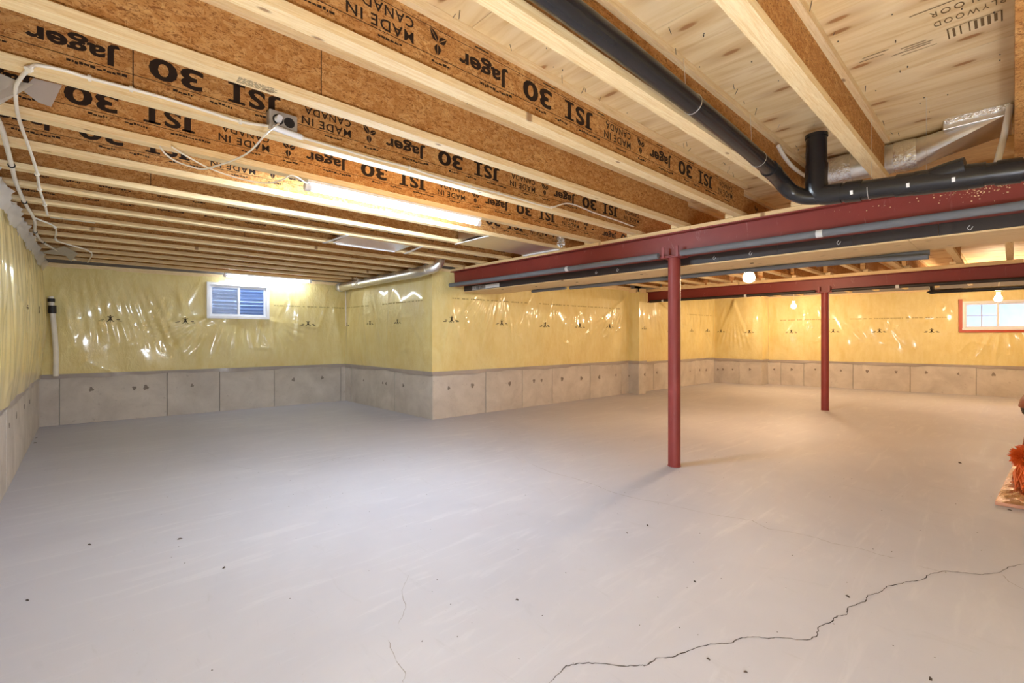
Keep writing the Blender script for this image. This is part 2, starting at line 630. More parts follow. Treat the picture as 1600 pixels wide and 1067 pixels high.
def seg_fold(S, Z, a, b, width, amp):
    """ridge along a segment, tapering to its ends"""
    ax, az = a; bx, bz = b
    dx, dz = bx - ax, bz - az
    L2 = dx * dx + dz * dz
    t = np.clip(((S - ax) * dx + (Z - az) * dz) / L2, 0, 1)
    px, pz = ax + t * dx, az + t * dz
    # slight sag
    d2 = (S - px) ** 2 + (Z - pz) ** 2
    return amp * np.sin(PI * np.clip(t * .96 + .04, 0, 1)) ** .6 * np.exp(-d2 / width ** 2)


def build_wall(wl, seams, patches, marks, ext0=0, ext1=0, window=None, z_top=2.34, folds=9, big=(), bot=None, rows=(), panel_mat=None):
    bot = bot if bot is not None else Z_POLY
    core = MB()
    if window:
        a0, a1, z0, z1 = window
        wl.block(core, 0, a0, -wl.thick, 0, -.1, ZS)
        wl.block(core, a1, wl.L, -wl.thick, 0, -.1, ZS)
        wl.block(core, a0, a1, -wl.thick, 0, -.1, z0)
        wl.block(core, a0, a1, -wl.thick, 0, z1, ZS)
    else:
        wl.block(core, 0, wl.L, -wl.thick, 0, -.1, ZS)
    wo = tag(core.build(wl.name, M['conc_core']), wl.label, kind='structure')
    # concrete panels between the form seams
    cuts = [-.015 if ext0 else 0] + sorted(seams) + [wl.L + (.015 if ext1 else 0)]
    for i in range(len(cuts) - 1):
        if cuts[i + 1] - cuts[i] < .02: continue
        mb = MB()
        o = .02 + random.uniform(-.003, .003)
        wl.block(mb, cuts[i] + .004, cuts[i + 1] - .004, -.01, o, 0.0, bot + .04)
        mb.build('concrete_panel', panel_mat or M['conc'], wo, bevel=.003)
    # blanket with its film: a real undulating surface
    ds = .026
    na = max(3, int(wl.L / ds)); nz = int((z_top - bot) / ds)
    s1 = np.linspace(-ext0, wl.L + ext1, na + 1); z1_ = np.linspace(bot, z_top, nz + 1)
    fold_list = []
    for k in range(int(wl.L * folds)):
        a = rng.uniform(0, wl.L)
        if rng.rand() < .6:
            zt = rng.uniform(z_top - .5, z_top); ln = rng.uniform(.25, 1.1); sl = rng.normal(0, .25)
            fold_list.append(((a, zt), (a + sl * ln, max(bot + .02, zt - ln)), rng.uniform(.018, .04), rng.uniform(.004, .014)))
        else:
            zt = rng.uniform(bot + .05, z_top - .5); ln = rng.uniform(.2, .7); sl = rng.normal(0, 1.0)
            fold_list.append(((a, zt), (a + ln * .7, zt + sl * ln * .5), rng.uniform(.018, .04), rng.uniform(.004, .012)))
    fold_list += list(big)

    def surf(S, Z):
        t = np.clip((Z - bot) / (z_top - bot), 0, 1)
        e = np.clip(np.minimum(S + ext0, wl.L + ext1 - S) / .25, 0, 1)
        e = e * e * (3 - 2 * e)
        h = .045 + e * .035 * np.sin(PI * t) ** .7
        h = h + e * .010 * np.sin(S * 4.1 + 1.3 * np.sin(Z * 2.3)) + e * .006 * np.sin(S * 9.7 + Z * 3.1)
        for a, b, wd, am in fold_list:
            h = h + e * seg_fold(S, Z, a, b, wd, am)
        return h
    S, Z = np.meshgrid(s1, z1_, indexing='ij')
    H = surf(S, Z)
    nv = nz + 1
    V = np.stack([wl.p0[0] + wl.d[0] * S + wl.n[0] * H, wl.p0[1] + wl.d[1] * S + wl.n[1] * H, Z], -1).reshape(-1, 3)
    Fc = []
    for i in range(na):
        for j in range(nz):
            if window:
                a, zz = (s1[i] + s1[i + 1]) / 2, (z1_[j] + z1_[j + 1]) / 2
                if window[0] + .01 < a < window[1] - .01 and window[2] + .01 < zz < window[3] - .01: continue
            b = i * nv + j
            Fc.append((b, b + nv, b + nv + 1, b + 1))
    me = bpy.data.meshes.new('insulation_blanket')
    me.from_pydata(V.tolist(), [], Fc)
    me.materials.append(M['poly'])
    me.polygons.foreach_set('use_smooth', [True] * len(me.polygons))
    if me.polygons[0].normal.xy.dot(Vector(wl.n)) < 0: me.flip_normals()
    po = bpy.data.objects.new('insulation_blanket', me); COL.objects.link(po); po.parent = wo
    tag(po, 'yellow insulation blanket behind wrinkled clear film')
    # lower return of the blanket, closing it against the concrete, and the clear hem below
    mb = MB()
    for i in range(na):
        q = [wl.pt(s1[i], .0, bot), wl.pt(s1[i + 1], .0, bot), wl.pt(s1[i + 1], float(H[i + 1, 0]), bot), wl.pt(s1[i], float(H[i, 0]), bot)]
        mb.add(q, [(0, 1, 2, 3)])
    mb.build('blanket_edge', M['poly'], wo, fix=False)
    mb = MB()
    hb = bot - .062
    for i in range(na):
        def hem(j): return bot - .055 - .012 * math.sin(s1[j] * 3.1) - .008 * math.sin(s1[j] * 11)
        def of(j): return .026 + .004 * math.sin(s1[j] * 17)
        mb.add([wl.pt(s1[i], float(H[i, 0]) * .98, bot + .002), wl.pt(s1[i + 1], float(H[i + 1, 0]) * .98, bot + .002), wl.pt(s1[i + 1], of(i + 1) + .01, hem(i + 1)), wl.pt(s1[i], of(i) + .01, hem(i))], [(0, 1, 2, 3)])
    mb.build('film_hem', M['hem'], wo, smooth=True, fix=False)
    # wood plate above
    mb = MB()
    wl.block(mb, .02, wl.L - .02, 0, .055, z_top - .012, ZJ - .0012)
    if True:
        mb.build('sill_plate', M['flange'], wo)
    for (s, z, sz) in patches:
        mb = MB(); n = 9
        ph = random.uniform(0, 6)
        ring = []
        for k in range(n):
            r = sz * (1 + .3 * math.sin(k * 2.1 + ph))
            ring.append(wl.pt(s + math.cos(2 * PI * k / n) * r * .8, .0235, z + math.sin(2 * PI * k / n) * r))
        mb.prism(ring, Vector((wl.n[0], wl.n[1], 0)) * .002)
        mb.build('tie_patch', M['patch'], wo)

    def shape(polys, s, z, k, mat, name):
        mb = MB()
        for pl in polys:
            xs = np.array([p[0] for p in pl]) * k + s; zs = np.array([p[1] for p in pl]) * k + z
            hh = surf(xs, zs) + .006
            mb.add([wl.pt(a, float(c), b) for a, b, c in zip(xs, zs, hh)], [tuple(range(len(pl)))])
        mb.build(name, mat, wo, fix=False)
    for (s, z, k) in marks:
        shape(FIGURE, s, z, k, M['film_ink'], 'printed_emblem')
    for (sa, sb, z) in rows:
        pl = []
        a = sa
        while a < sb:
            ln = random.uniform(.02, .07)
            pl.append([(a, z - .01), (a + ln, z - .01), (a + ln, z + .01), (a, z + .01)])
            a += ln + random.choice((.012, .012, .05))
        shape(pl, 0, 0, 1, M['film_ink_soft'], 'printed_line')
    return wo, surf


def quad(x0, z0, x1, z1, w0, w1):
    d = math.hypot(x1 - x0, z1 - z0); nx, nz = -(z1 - z0) / d, (x1 - x0) / d
    return [(x0 + nx * w0, z0 + nz * w0), (x0 - nx * w0, z0 - nz * w0), (x1 - nx * w1, z1 - nz * w1), (x1 + nx * w1, z1 + nz * w1)]


# small leaping-figure emblem between two pairs of bars, one unit wide
FIGURE = [
    [(math.cos(t) * .035, .235 + math.sin(t) * .035) for t in np.linspace(0, 2 * PI, 9)[:-1]],
    quad(0, .19, .0, .03, .065, .04), quad(0, .17, -.14, .2, .02, .01), quad(0, .17, .14, .2, .02, .01),
    quad(-.02, .05, -.12, -.1, .035, .015), quad(.02, .05, .12, -.1, .035, .015), quad(0, .04, .0, -.14, .02, .008),
    quad(-.12, -.1, -.2, -.05, .015, .006), quad(.12, -.1, .2, -.05, .015, .006),
    quad(-.5, -.06, -.32, -.06, .022, .022), quad(-.42, .02, -.26, .02, .018, .018),
    quad(.32, -.06, .5, -.06, .022, .022), quad(.26, .02, .42, .02, .018, .018)]

wL = Wall('wall_left', (-.51, -2.3), (-.51, 9.45), 'left basement wall, yellow blanket above bare concrete')
wA = Wall('wall_far', (-.51, 9.45), (3.87, 9.15), 'far basement wall with the small window above bare concrete')
wB = Wall('wall_return', (3.87, 9.15), (3.97, 6.12), 'short return wall stepping towards the viewer')
wC = Wall('wall_middle', (3.97, 6.12), (9.05, 5.92), 'middle basement wall between the two steel beams')
wP = Wall('wall_pier_side', (9.05, 5.93), (9.05, 5.66), 'side of the pier under the far beam', .1)
wQ = Wall('wall_pier_front', (9.05, 5.66), (9.33, 5.66), 'front of the pier under the far beam', .1)
wD = Wall('wall_recess', (9.20, 5.90), (12.95, 5.70), 'recessed basement wall beyond the pier')
wE = Wall('wall_step', (12.95, 5.70), (13.12, 4.52), 'stub of the right wall beside the inner corner')
wS = Wall('wall_jog', (13.12, 4.52), (13.62, 4.52), 'narrow jog in the right wall', .1)
wR = Wall('wall_right', (13.62, 4.52), (14.85, -2.3), 'right basement wall with the red-edged window')
wK = Wall('wall_back', (-.51, -2.3), (14.85, -2.3), 'basement wall behind the viewer')


def uvs(wl, pts):
    return [wl.uv(u, v) for u, v in pts]


def seam_s(wl, us):
    return [wl.uv(u, 610)[0] for u in us]


def pat(wl, pts, sz=.03):
    return [(a, z, sz * random.uniform(.7, 1.2)) for a, z in uvs(wl, pts)]


def mk(wl, pts, k=.27):
    return [(a, z, k) for a, z in uvs(wl, pts)]


win1 = (*[wA.uv(u, 470)[0] for u in (322, 419)], 1.60, 2.215)
bigA = []
for (sx, zx) in ((win1[0], win1[2]), (win1[1], win1[2])):
    sg = -1 if sx == win1[0] else 1
    for k in range(6):
        bigA.append(((sx, zx), (sx + sg * (.15 + .16 * k), zx - .75 + .12 * k), .03, .016))
for k in range(5):
    bigA.append(((win1[0] + .1 + .17 * k, win1[2] - .1), (win1[0] - .3 + .35 * k, bot_ := .85), .035, .014))
for k in range(10):
    bigA.append(((.35 + .1 * k, 2.2), (.45 + .14 * k, 1.25 - .03 * k), .028, .014))
wall_far, surfA = build_wall(wA, seam_s(wA, (93, 261, 343, 428, 532)), pat(wA, ((143, 608), (210, 606), (228, 605), (300, 602), (458, 593), (503, 590)), .035),
                             mk(wA, ((173, 500), (289, 503), (479, 507))), window=win1, folds=12, big=bigA, z_top=2.31, rows=[(3.05, 4.3, 1.86)])
wall_left, surfL = build_wall(wL, [wL.uv(u, 640)[0] for u in (4, 26, 46, 56)] + [.6, 1.8, 3.0, 4.2, 5.1], pat(wL, ((8, 665), (20, 650), (33, 635), (42, 628)), .03),
                              mk(wL, ((22, 478), (43, 486), (57, 491))), folds=6, z_top=2.31,
                              big=[((a, 2.3), (a + random.uniform(-.1, .1), .8), .03, .012) for a in np.arange(6, 11.6, .16)])
wall_return, surfB = build_wall(wB, seam_s(wB, (550, 581, 618)), pat(wB, ((570, 594), (600, 598), (605, 599), (632, 602))),
                                mk(wB, ((549, 508), (584, 506), (629, 504)), .22), ext1=.045, folds=8, z_top=2.33, rows=[(.1, 1.1, 1.86), (1.6, 2.9, 1.86)])
bigC = [((1.0 + .05 * k, 2.25), (.25 + .14 * k, 1.35), .022, .012) for k in range(9)]
bigC += [((4.9, 2.2), (3.3 + .2 * k, 1.2), .024, .012) for k in range(7)]
wall_middle, surfC = build_wall(wC, seam_s(wC, (758, 815, 862, 921, 970)), pat(wC, ((700, 606), (737, 602), (795, 599), (833, 595), (845, 594), (877, 592), (907, 591), (935, 589), (961, 586)), .04),
                                mk(wC, ((700, 501), (780, 506), (846, 509), (901, 510), (948, 511))), ext0=.045, folds=9, big=bigC, z_top=2.33,
                                rows=[(.3, 1.9, 1.9), (2.2, 4.6, 1.9)])
build_wall(wP, [], pat(wP, ((983, 587),)), [], ext0=0, ext1=.045, folds=3, z_top=2.28)
build_wall(wQ, [], pat(wQ, ((1006, 585),), .05), mk(wQ, ((1003, 513),), .2), ext0=.045, ext1=.0, folds=3, z_top=2.28)
bigD = [((.7, 2.2), (.9 + .22 * k, 1.0 + .07 * k), .03, .018) for k in range(8)]
build_wall(wD, seam_s(wD, (1020, 1053, 1085)), pat(wD, ((1025, 582), (1045, 581), (1077, 580), (1092, 578), (1102, 578))), mk(wD, ((1043, 517), (1076, 517), (1101, 517)), .22),
           folds=8, big=bigD, z_top=2.33, bot=.70, rows=[(2.2, 3.5, 1.86)])
bigE = [((.55, 2.25), (.05 + .13 * k, .95), .03, .022) for k in range(8)]
build_wall(wE, seam_s(wE, (1155,)), pat(wE, ((1122, 577), (1130, 577), (1145, 577), (1172, 577))), mk(wE, ((1128, 518), (1172, 519)), .22), ext1=.045, folds=5, big=bigE, z_top=2.33, bot=.68)
build_wall(wS, [], [], [], ext0=.045, folds=4, z_top=2.33, bot=.68)
win2 = (wR.uv(1502, 495)[0], wR.uv(1502, 495)[0] + 1.12, 1.43, 2.06)
wall_right, surfR = build_wall(wR, seam_s(wR, (1220, 1256, 1333, 1422, 1525)), pat(wR, ((1210, 577), (1237, 577), (1274, 577), (1314, 579), (1355, 580), (1400, 581), (1447, 582), (1497, 584), (1552, 585)), .035),
                               mk(wR, ((1237, 519), (1302, 518), (1374, 518), (1455, 518)), .26), window=win2, folds=8, z_top=2.33, bot=.665,
                               rows=[(.3, 1.5, 1.72), (1.8, 3.6, 1.72)], big=[((4.3 + .1 * k, 1.42), (4.0 + .3 * k, .75), .03, .014) for k in range(7)])
build_wall(wK, [], [], [], folds=1, z_top=2.33)

# ------------------------------------------------------------------ ceiling: plywood subfloor sheets
ce = MB()
ce.box((-1.0, -2.6, ZS + .019), (15.0, 9.5, ZS + .12))
ceiling = tag(ce.build('ceiling', M['conc_core']), 'plywood subfloor seen from below between the joists', kind='structure')
rows_y = [-1.3, 1.14, 3.58, 6.02, 8.46, 9.5]
for r in range(-1, 5):
    y0, y1 = (-2.5, -1.3) if r < 0 else (rows_y[r], rows_y[r + 1])
    x = -.9 + (.32 if r % 2 == 0 else -.29)
    while x < 14.9:
        x1 = min(x + 1.22, 15.0)
        mb = MB()
        dz = random.uniform(0, .002)
        mb.box((max(x, -.95) + .0015, y0 + .0015, ZS - dz), (x1 - .0015, y1 - .0015, ZS + .018))
        mb.build('plywood_sheet', M['ply'], ceiling)
        x = x1
nl = MB()
for k in range(17):
    yj = .605 + .52 * k
    for _ in range(26 if k < 5 else 6):
        x = random.uniform(.6, 4.1); y = yj + random.choice((-1, 1)) * random.uniform(.045, .11)
        p = Vector((x, y, ZS - .002))
        q = p + Vector((random.uniform(-.015, .015), random.uniform(-.015, .015), -random.uniform(.012, .04)))
        nl.tube([p, q], .0016, 4)
for _ in range(60):
    p = Vector((random.uniform(1.2, 4.0), random.uniform(0.03, 1.6), ZS))
    nl.tube([p, p + Vector((0, 0, -random.uniform(.003, .012)))], .0026, 5)
tag(nl.build('nail_points', M['steel'], ceiling, fix=False), kind='stuff')


# ------------------------------------------------------------------ lettering for the joists
def text_poly(body, bold=.0, spacing=1.0):
    cu = bpy.data.curves.new('txt', 'FONT')
    cu.body = body; cu.size = 1.0; cu.offset = bold; cu.resolution_u = 3; cu.space_character = spacing
    ob = bpy.data.objects.new('txt', cu); COL.objects.link(ob)
    dg = bpy.context.evaluated_depsgraph_get()
    me = bpy.data.meshes.new_from_object(ob.evaluated_get(dg))
    vs = [(v.co.x, v.co.y) for v in me.vertices]; fs = [tuple(p.vertices) for p in me.polygons]
    bpy.data.objects.remove(ob); bpy.data.curves.remove(cu); bpy.data.meshes.remove(me)
    xs = [v[0] for v in vs]; ys = [v[1] for v in vs]
    x0, x1, y0, y1 = min(xs), max(xs), min(ys), max(ys)
    return [((x - x0) / (x1 - x0), (y - y0) / (y1 - y0)) for x, y in vs], fs


def put_text(mb, tp, x0, x1, z0, z1, y):
    """upside-down on a face that looks towards -y"""
    vs, fs = tp
    mb.add([(x1 - a * (x1 - x0), y, z1 - b * (z1 - z0)) for a, b in vs], fs)


def rect(mb, x0, x1, z0, z1, y):
    mb.add([(x0, y, z0), (x1, y, z0), (x1, y, z1), (x0, y, z1)], [(0, 1, 2, 3)])


def leaf(mb, cx, cz, ang, ln, wd, y):
    """one leaf split along its midrib"""
    ca, sa = math.cos(ang), math.sin(ang)
    for sg in (-1, 1):
        pts = []
        for t in np.linspace(0, 1, 7):
            pts.append((t * ln, sg * .0014))
        for t in np.linspace(1, 0, 7)[1:-1]:
            pts.append((t * ln, sg * (.0014 + wd * math.sin(PI * t ** .8))))
        pp = [(cx + a * ca - b * sa, y, cz + a * sa + b * ca) for a, b in pts]
        mb.add(pp, [tuple(range(len(pp)))])


T_JAGER, T_30, T_MADE, T_CAN = text_poly('Jager', .03), text_poly('30', .03), text_poly('MADE IN', .016, 1.15), text_poly('CANADA', .016, 1.15)
T_J, T_S, T_I = text_poly('J', .03), text_poly('S', .03), text_poly('I', .02)
PER = 1.565


def lettering_mesh():
    """one repeat of the stamp, local x from the emblem, local z from the joist underside"""
    mb = MB(); y = 0
    zb, zt = .122, .222
    zc = (zb + zt) / 2
    leaf(mb, 0, zc - .002, -PI / 2, .048, .015, y); leaf(mb, 0, zc + .006, PI * .70, .062, .014, y); leaf(mb, .008, zc + .008, PI * .2, .046, .014, y)
    put_text(mb, T_JAGER, .11, .40, zb, zt - .006, y)
    put_text(mb, T_30, .50, .71, zb, zt, y)
    # slab-serif J S I, read from the right
    put_text(mb, T_I, .838, .868, zb, zt, y); rect(mb, .815, .891, zb, zb + .012, y); rect(mb, .815, .891, zt - .012, zt, y)
    put_text(mb, T_S, .905, .985, zb, zt, y)
    put_text(mb, T_J, 1.00, 1.062, zb, zt, y); rect(mb, .99, 1.05, zb, zb + .012, y)
    put_text(mb, T_MADE, 1.17, 1.45, zb - .002, zb + .042, y)
    put_text(mb, T_CAN, 1.185, 1.45, zb + .058, zt, y)
    rect(mb, -.05, PER - .05, .1105, .1135, y); rect(mb, -.05, PER - .05, .229, .2315, y)
    rr = random.Random(3)
    x = -.03
    while x < PER - .12:
        ln = rr.uniform(.05, .2)
        a = x
        while a < x + ln:
            b = a + rr.uniform(.006, .02)
            z = .088 + rr.uniform(-.003, .003)
            rect(mb, a, b, z, z + rr.uniform(.006, .012), y)
            a = b + .003
        x += ln + rr.uniform(.04, .25)
    x = .2
    while x < PER - .3:
        ln = rr.uniform(.05, .14)
        rect(mb, x, x + ln, .243, .249, y)
        x += ln + rr.uniform(.2, .4)
    return mb.mesh('printed_lettering', M['ink'], fix=False)


LETTER = lettering_mesh()
FWID, FH = .07, .038


def joist_meshes(L):
    a = MB(); a.box((0, -FWID / 2, 0), (L, FWID / 2, FH))
    b = MB(); b.box((0, -FWID / 2, ZS - ZJ - FH - .0005), (L, FWID / 2, ZS - ZJ - .0025))
    c = MB(); c.box((0, -.005, FH - .006), (L, .005, ZS - ZJ - FH + .006))
    return a.mesh('bottom_flange', M['flange']), b.mesh('top_flange', M['flange']), c.mesh('web', M['osb'])


JM = {}
seam_mb = MB(); seam_mb.box((-.002, -.0058, FH), (.002, .0058, ZS - ZJ - FH))
SEAM = seam_mb.mesh('web_joint', M['ink'])


def make_joist(x0, x1, y, label, group, phase=None, seam=None, clip=None):
    L = round(x1 - x0, 3)
    if L not in JM: JM[L] = joist_meshes(L)
    t = thing('wooden_i_joist', label, 'joist', (x0, y, ZJ), group)
    for nm, me in zip(('bottom_flange', 'top_flange', 'web'), JM[L]):
        link_mesh(nm, me, t)
    if phase is not None:
        p = phase - x0
        while p > .1: p -= PER
        while p < .02: p += PER
        while p < L - 1.5:
            link_mesh('printed_lettering', LETTER, t, (p, -.0056, 0))
            p += PER
        if p < L - .5: link_mesh('printed_lettering', LETTER_PART(L - p - .03), t, (p, -.0056, 0))
        q = p - PER * math.ceil((p) / PER)
    if seam is not None:
        link_mesh('web_joint', SEAM, t, (seam - x0, 0, 0))
    return t


_parts = {}


def LETTER_PART(maxx):
    """the stamp cut short where a joist ends"""
    key = round(maxx, 1)
    if key not in _parts:
        me = LETTER.copy()
        bm = bmesh.new(); bm.from_mesh(me)
        bmesh.ops.bisect_plane(bm, geom=bm.verts[:] + bm.edges[:] + bm.faces[:], plane_co=(key - .05, 0, 0), plane_no=(1, 0, 0), clear_outer=True)
        bm.to_mesh(me); bm.free()
        _parts[key] = me
    return _parts[key]


def LETTER_TAIL(minx):
    key = ('t', round(minx, 1))
    if key not in _parts:
        me = LETTER.copy()
        bm = bmesh.new(); bm.from_mesh(me)
        bmesh.ops.bisect_plane(bm, geom=bm.verts[:] + bm.edges[:] + bm.faces[:], plane_co=(key[1] + .05, 0, 0), plane_no=(1, 0, 0), clear_inner=True)
        bm.to_mesh(me); bm.free()
        _parts[key] = me
    return _parts[key]


XB1, XB2 = 4.33, 9.52          # centre lines of the two steel beams
near_y = {0: .605, 1: 1.12, 2: 1.65, 3: 2.175, 4: 2.68, 5: 3.25, 6: 3.775, 7: 4.30}
phases = {2: 1.09, 4: 1.275, 5: .982, 6: 1.03, 8: .7, 9: .25, 11: .9, 13: .3, 15: .8}
seams = {3: .80, 7: .35, 4: .155, 10: 1.3, 12: 2.1}
note = {0: 'broad pale flange, nearest the black stub pipe', 1: 'black drain pipe running along its side', 2: 'bold black stamps, beside the drain-pipe joist',
        3: 'plain unstamped web between two stamped joists', 4: 'grey outlet box on its side', 5: 'long LED tube under it'}
JT = {}
for k in range(17):
    y = near_y.get(k, .605 + .52 * k)
    if k in note: lab = 'wooden I-joist left of the near beam, ' + note[k]
    else: lab = f'wooden I-joist left of the near beam, {ORD[16 - k]} counted from the far wall'
    t = make_joist(-.50, 4.36 if k else 4.03, y, lab, 'joists between the left wall and the near beam', None, seams.get(k))
    JT[k] = t
    if k in phases:
        p = phases[k] + .50
        while p > 0: p -= PER
        first = True
        while p < 4.7:
            if p < -.05:
                if p + PER > .2: link_mesh('printed_lettering', LETTER_TAIL(-p + .02), t, (p, -.0056, 0))
            elif p + PER > 4.8: link_mesh('printed_lettering', LETTER_PART(4.8 - p), t, (p, -.0056, 0))
            else: link_mesh('printed_lettering', LETTER, t, (p, -.0056, 0))
            p += PER
st = MB(); rr = random.Random(4)
for i in range(6):
    a = .46
    while a < .60:
        ln = rr.uniform(.008, .03); st.add([(a, near_y[3] - .028 + i * .0085, ZJ - .0006), (a + ln, near_y[3] - .028 + i * .0085, ZJ - .0006), (a + ln, near_y[3] - .0245 + i * .0085, ZJ - .0006), (a, near_y[3] - .0245 + i * .0085, ZJ - .0006)], [(0, 1, 2, 3)]); a += ln + .005
st.build('printed_stamp', M['ink'], JT[3], fix=False)
for k in range(1, 11):
    y = near_y.get(k, .605 + .52 * k) + .078
    make_joist(4.24, 9.46, y, f'wooden I-joist between the two red beams, {ORD[10 - k]} counted from the middle wall', 'joists between the two red beams', 1.0 + .37 * k if k % 3 else None, 5.2 + .2 * k)
for i, y in enumerate((.03, .528)):
    make_joist(4.72, 9.46, y, ('wooden I-joist between the red beams, passing above the bulb-side window', 'wooden I-joist between the red beams, near the end of the foam tube')[i], 'joists between the two red beams')
for k in range(0, 10):
    y = .605 + .52 * k
    make_joist(9.40, 13.55 if k > 7 else 13.70, y, f'wooden I-joist beyond the far red beam, {ORD[9 - k]} counted from the recessed wall', 'joists beyond the far red beam')

# flush timber header overhead at the right edge of view
t = thing('timber_header', 'orange laminated timber header overhead at the right edge of view', 'timber', (3.0, -.05, ZJ))
for i in range(2):
    mb = MB(); mb.box((-.3, -.004 - .045 * (i + 1), ZJ), (4.20, -.004 - .045 * i, ZS - .002)); mb.build('ply_layer', M['osb'], t, bevel=.002)
# blocking board beyond the near beam, behind the duct
t = MB(); t.box((4.60, -.6, ZJ + .001), (4.64, 1.13, ZS - .003))
tag(t.build('blocking_board', M['lvl'], loc=(4.62, .3, ZJ), bevel=.002), 'orange timber blocking board behind the silver duct', 'timber')

# plywood print at the right edge: block letters and a small stamp frame, on the sheet's underside
pr = MB()


def ceil_text(tp, y0, y1, x0, x1, z):
    """text lying on the underside; read from -y towards +y, its top pointing at the camera side"""
    vs, fs = tp
    pr.add([(x0 + b * (x1 - x0), y0 + a * (y1 - y0), z) for a, b in vs], fs)


TP = text_poly('PLYWOOD', .0, 1.35); TP2 = text_poly('DF FLOOR', .0, 1.3)
zz = ZS - .0035
ceil_text(TP, .02, .235, 2.70, 2.745, zz)
ceil_text(TP2, .0, .24, 2.61, 2.655, zz)
for (x0, x1, y0, y1) in [(2.80, 2.90, .195, .2), (2.80, 2.90, .03, .035), (2.80, 2.803, .03, .2), (2.81, 2.89, .175, .183), (2.81, 2.89, .155, .16), (2.80, 2.89, .128, .132), (2.81, 2.89, .105, .115), (2.81, 2.885, .085, .095), (2.81, 2.89, .065, .075), (2.81, 2.88, .045, .055),
                         (2.575, 2.58, .06, .30), (2.83, 2.835, .27, .36), (2.85, 2.855, .25, .35), (2.87, 2.875, .26, .4), (2.90, 2.904, .24, .37), (2.79, 2.795, .4, .5), (2.82, 2.825, .42, .52)]:
    pr.add([(x0, y0, zz), (x1, y0, zz), (x1, y1, zz), (x0, y1, zz)], [(0, 1, 2, 3)])
pr.build('printed_stamp', M['ink_soft'], ceiling, fix=False)


# ------------------------------------------------------------------ steel beams and posts
def steel_beam(name, xc, y0, y1, zb, zt, label):
    t = thing(name, label, 'beam', (xc, (y0 + y1) / 2, zb))
    hw = .08
    mb = MB(); mb.box((xc - hw, y0, zb), (xc + hw, y1, zb + .012)); mb.build('lower_flange', M['red'], t, bevel=.002)
    mb = MB(); mb.box((xc - hw, y0, zt - .012), (xc + hw, y1, zt)); mb.build('upper_flange', M['red'], t, bevel=.002)
    mb = MB(); mb.box((xc - .005, y0, zb + .011), (xc + .005, y1, zt - .011)); mb.build('web', M['red'], t)
    ys = [y0]
    while ys[-1] < y1 - .1: ys.append(min(y1, ys[-1] + 2.2))
    for a, b in zip(ys[:-1], ys[1:]):
        mb = MB(); mb.box((xc - .075, a + .0015, zt + .0005), (xc + .075, b - .0015, ZJ - .0008))
        mb.build('nailer_plank', M['plank'], t, bevel=.002)
    return t


ZB, ZT = 2.09, 2.323
beam1 = steel_beam('steel_beam', XB1, -2.3, 6.13, ZB, ZT, 'near red-primed steel I-beam crossing the whole right half')
steel_beam('steel_beam', XB2, -2.3, 5.70, 2.07, 2.305, 'far red-primed steel I-beam resting on the pier')


sp = MB()
rr = random.Random(21)
for _ in range(130):
    c = Vector((XB1 - .0055, rr.gauss(.12, .10) if rr.random() < .8 else rr.uniform(-.3, 1.0), 2.285 - abs(rr.gauss(0, .035))))
    r = rr.uniform(.001, .0055)
    sp.tube([c + Vector((-.003, 0, 0)), c + Vector((.0005, 0, 0))], [r * .6, r], 6)
tag(sp.build('foam_splatter', M['flange'], beam1, fix=False), kind='stuff')


def post(x, y, top, label, r=.0595):
    t = thing('steel_post', label, 'post', (x, y, 0))
    n = 28
    mb = MB(); mb.tube([(x, y, 0.004), (x, y, top - .012)], r, n); mb.build('shaft', M['redpost'], t, smooth=True)
    mb = MB(); mb.box((x - .075, y - .11, top - .012), (x + .075, y + .11, top - .0005)); mb.build('cap_plate', M['redpost'], t, bevel=.002)
    for s in (-1, 1):
        mb = MB(); mb.box((x - .092, y + s * .075 - .012, top - .012), (x - .082, y + s * .075 + .012, top + .095)); mb.build('saddle_tab', M['redpost'], t, bevel=.001)
    mb = MB(); mb.tube([(x, y, 0.0005), (x, y, .006)], r + .004, n); mb.build('base_ring', M['redpost'], t)
    return t


post(XB1, 2.30, ZB, 'near dark red steel post under the near beam')
post(XB2, 2.235, 2.07, 'far red steel post under the far beam')


def foam_guard(path, r, label, tags=(), n=14, mat='foam'):
    t = thing('foam_tube', label, 'pipe foam', path[0])
    p0, p1 = Vector(path[0]), Vector(path[-1])
    mb = MB(); mb.tube(path, r, n); mb.build('sleeve', M[mat], t, smooth=True)
    d = (p1 - p0).normalized()
    for f in tags:
        q = p0.lerp(p1, f)
        mb = MB(); mb.tube([q - d * .022, q + d * .022], r + .0012, n); mb.build('paper_label', M['label'], t, smooth=True)
    return t


gx = XB1 - .08 - .012
foam_guard([(gx, 2.42, ZB + .014), (gx, 6.05, ZB + .014)], .029, 'long grey foam sleeve on the near beam flange, left of the post', (.33,))
foam_guard([(gx, -1.2, ZB + .014), (gx, 2.18, ZB + .014)], .029, 'long grey foam sleeve on the near beam flange, right of the post', (.66,))
gx2 = XB2 - .092
foam_guard([(gx2, 2.36, 2.084), (gx2, 5.6, 2.084)], .028, 'dark grey foam sleeve on the far beam, left of its post', (.36, .9), mat='blackside')
foam_guard([(gx2, -1.0, 2.084), (gx2, 2.11, 2.084)], .028, 'dark grey foam sleeve on the far beam, right of its post', (.72,), mat='blackside')

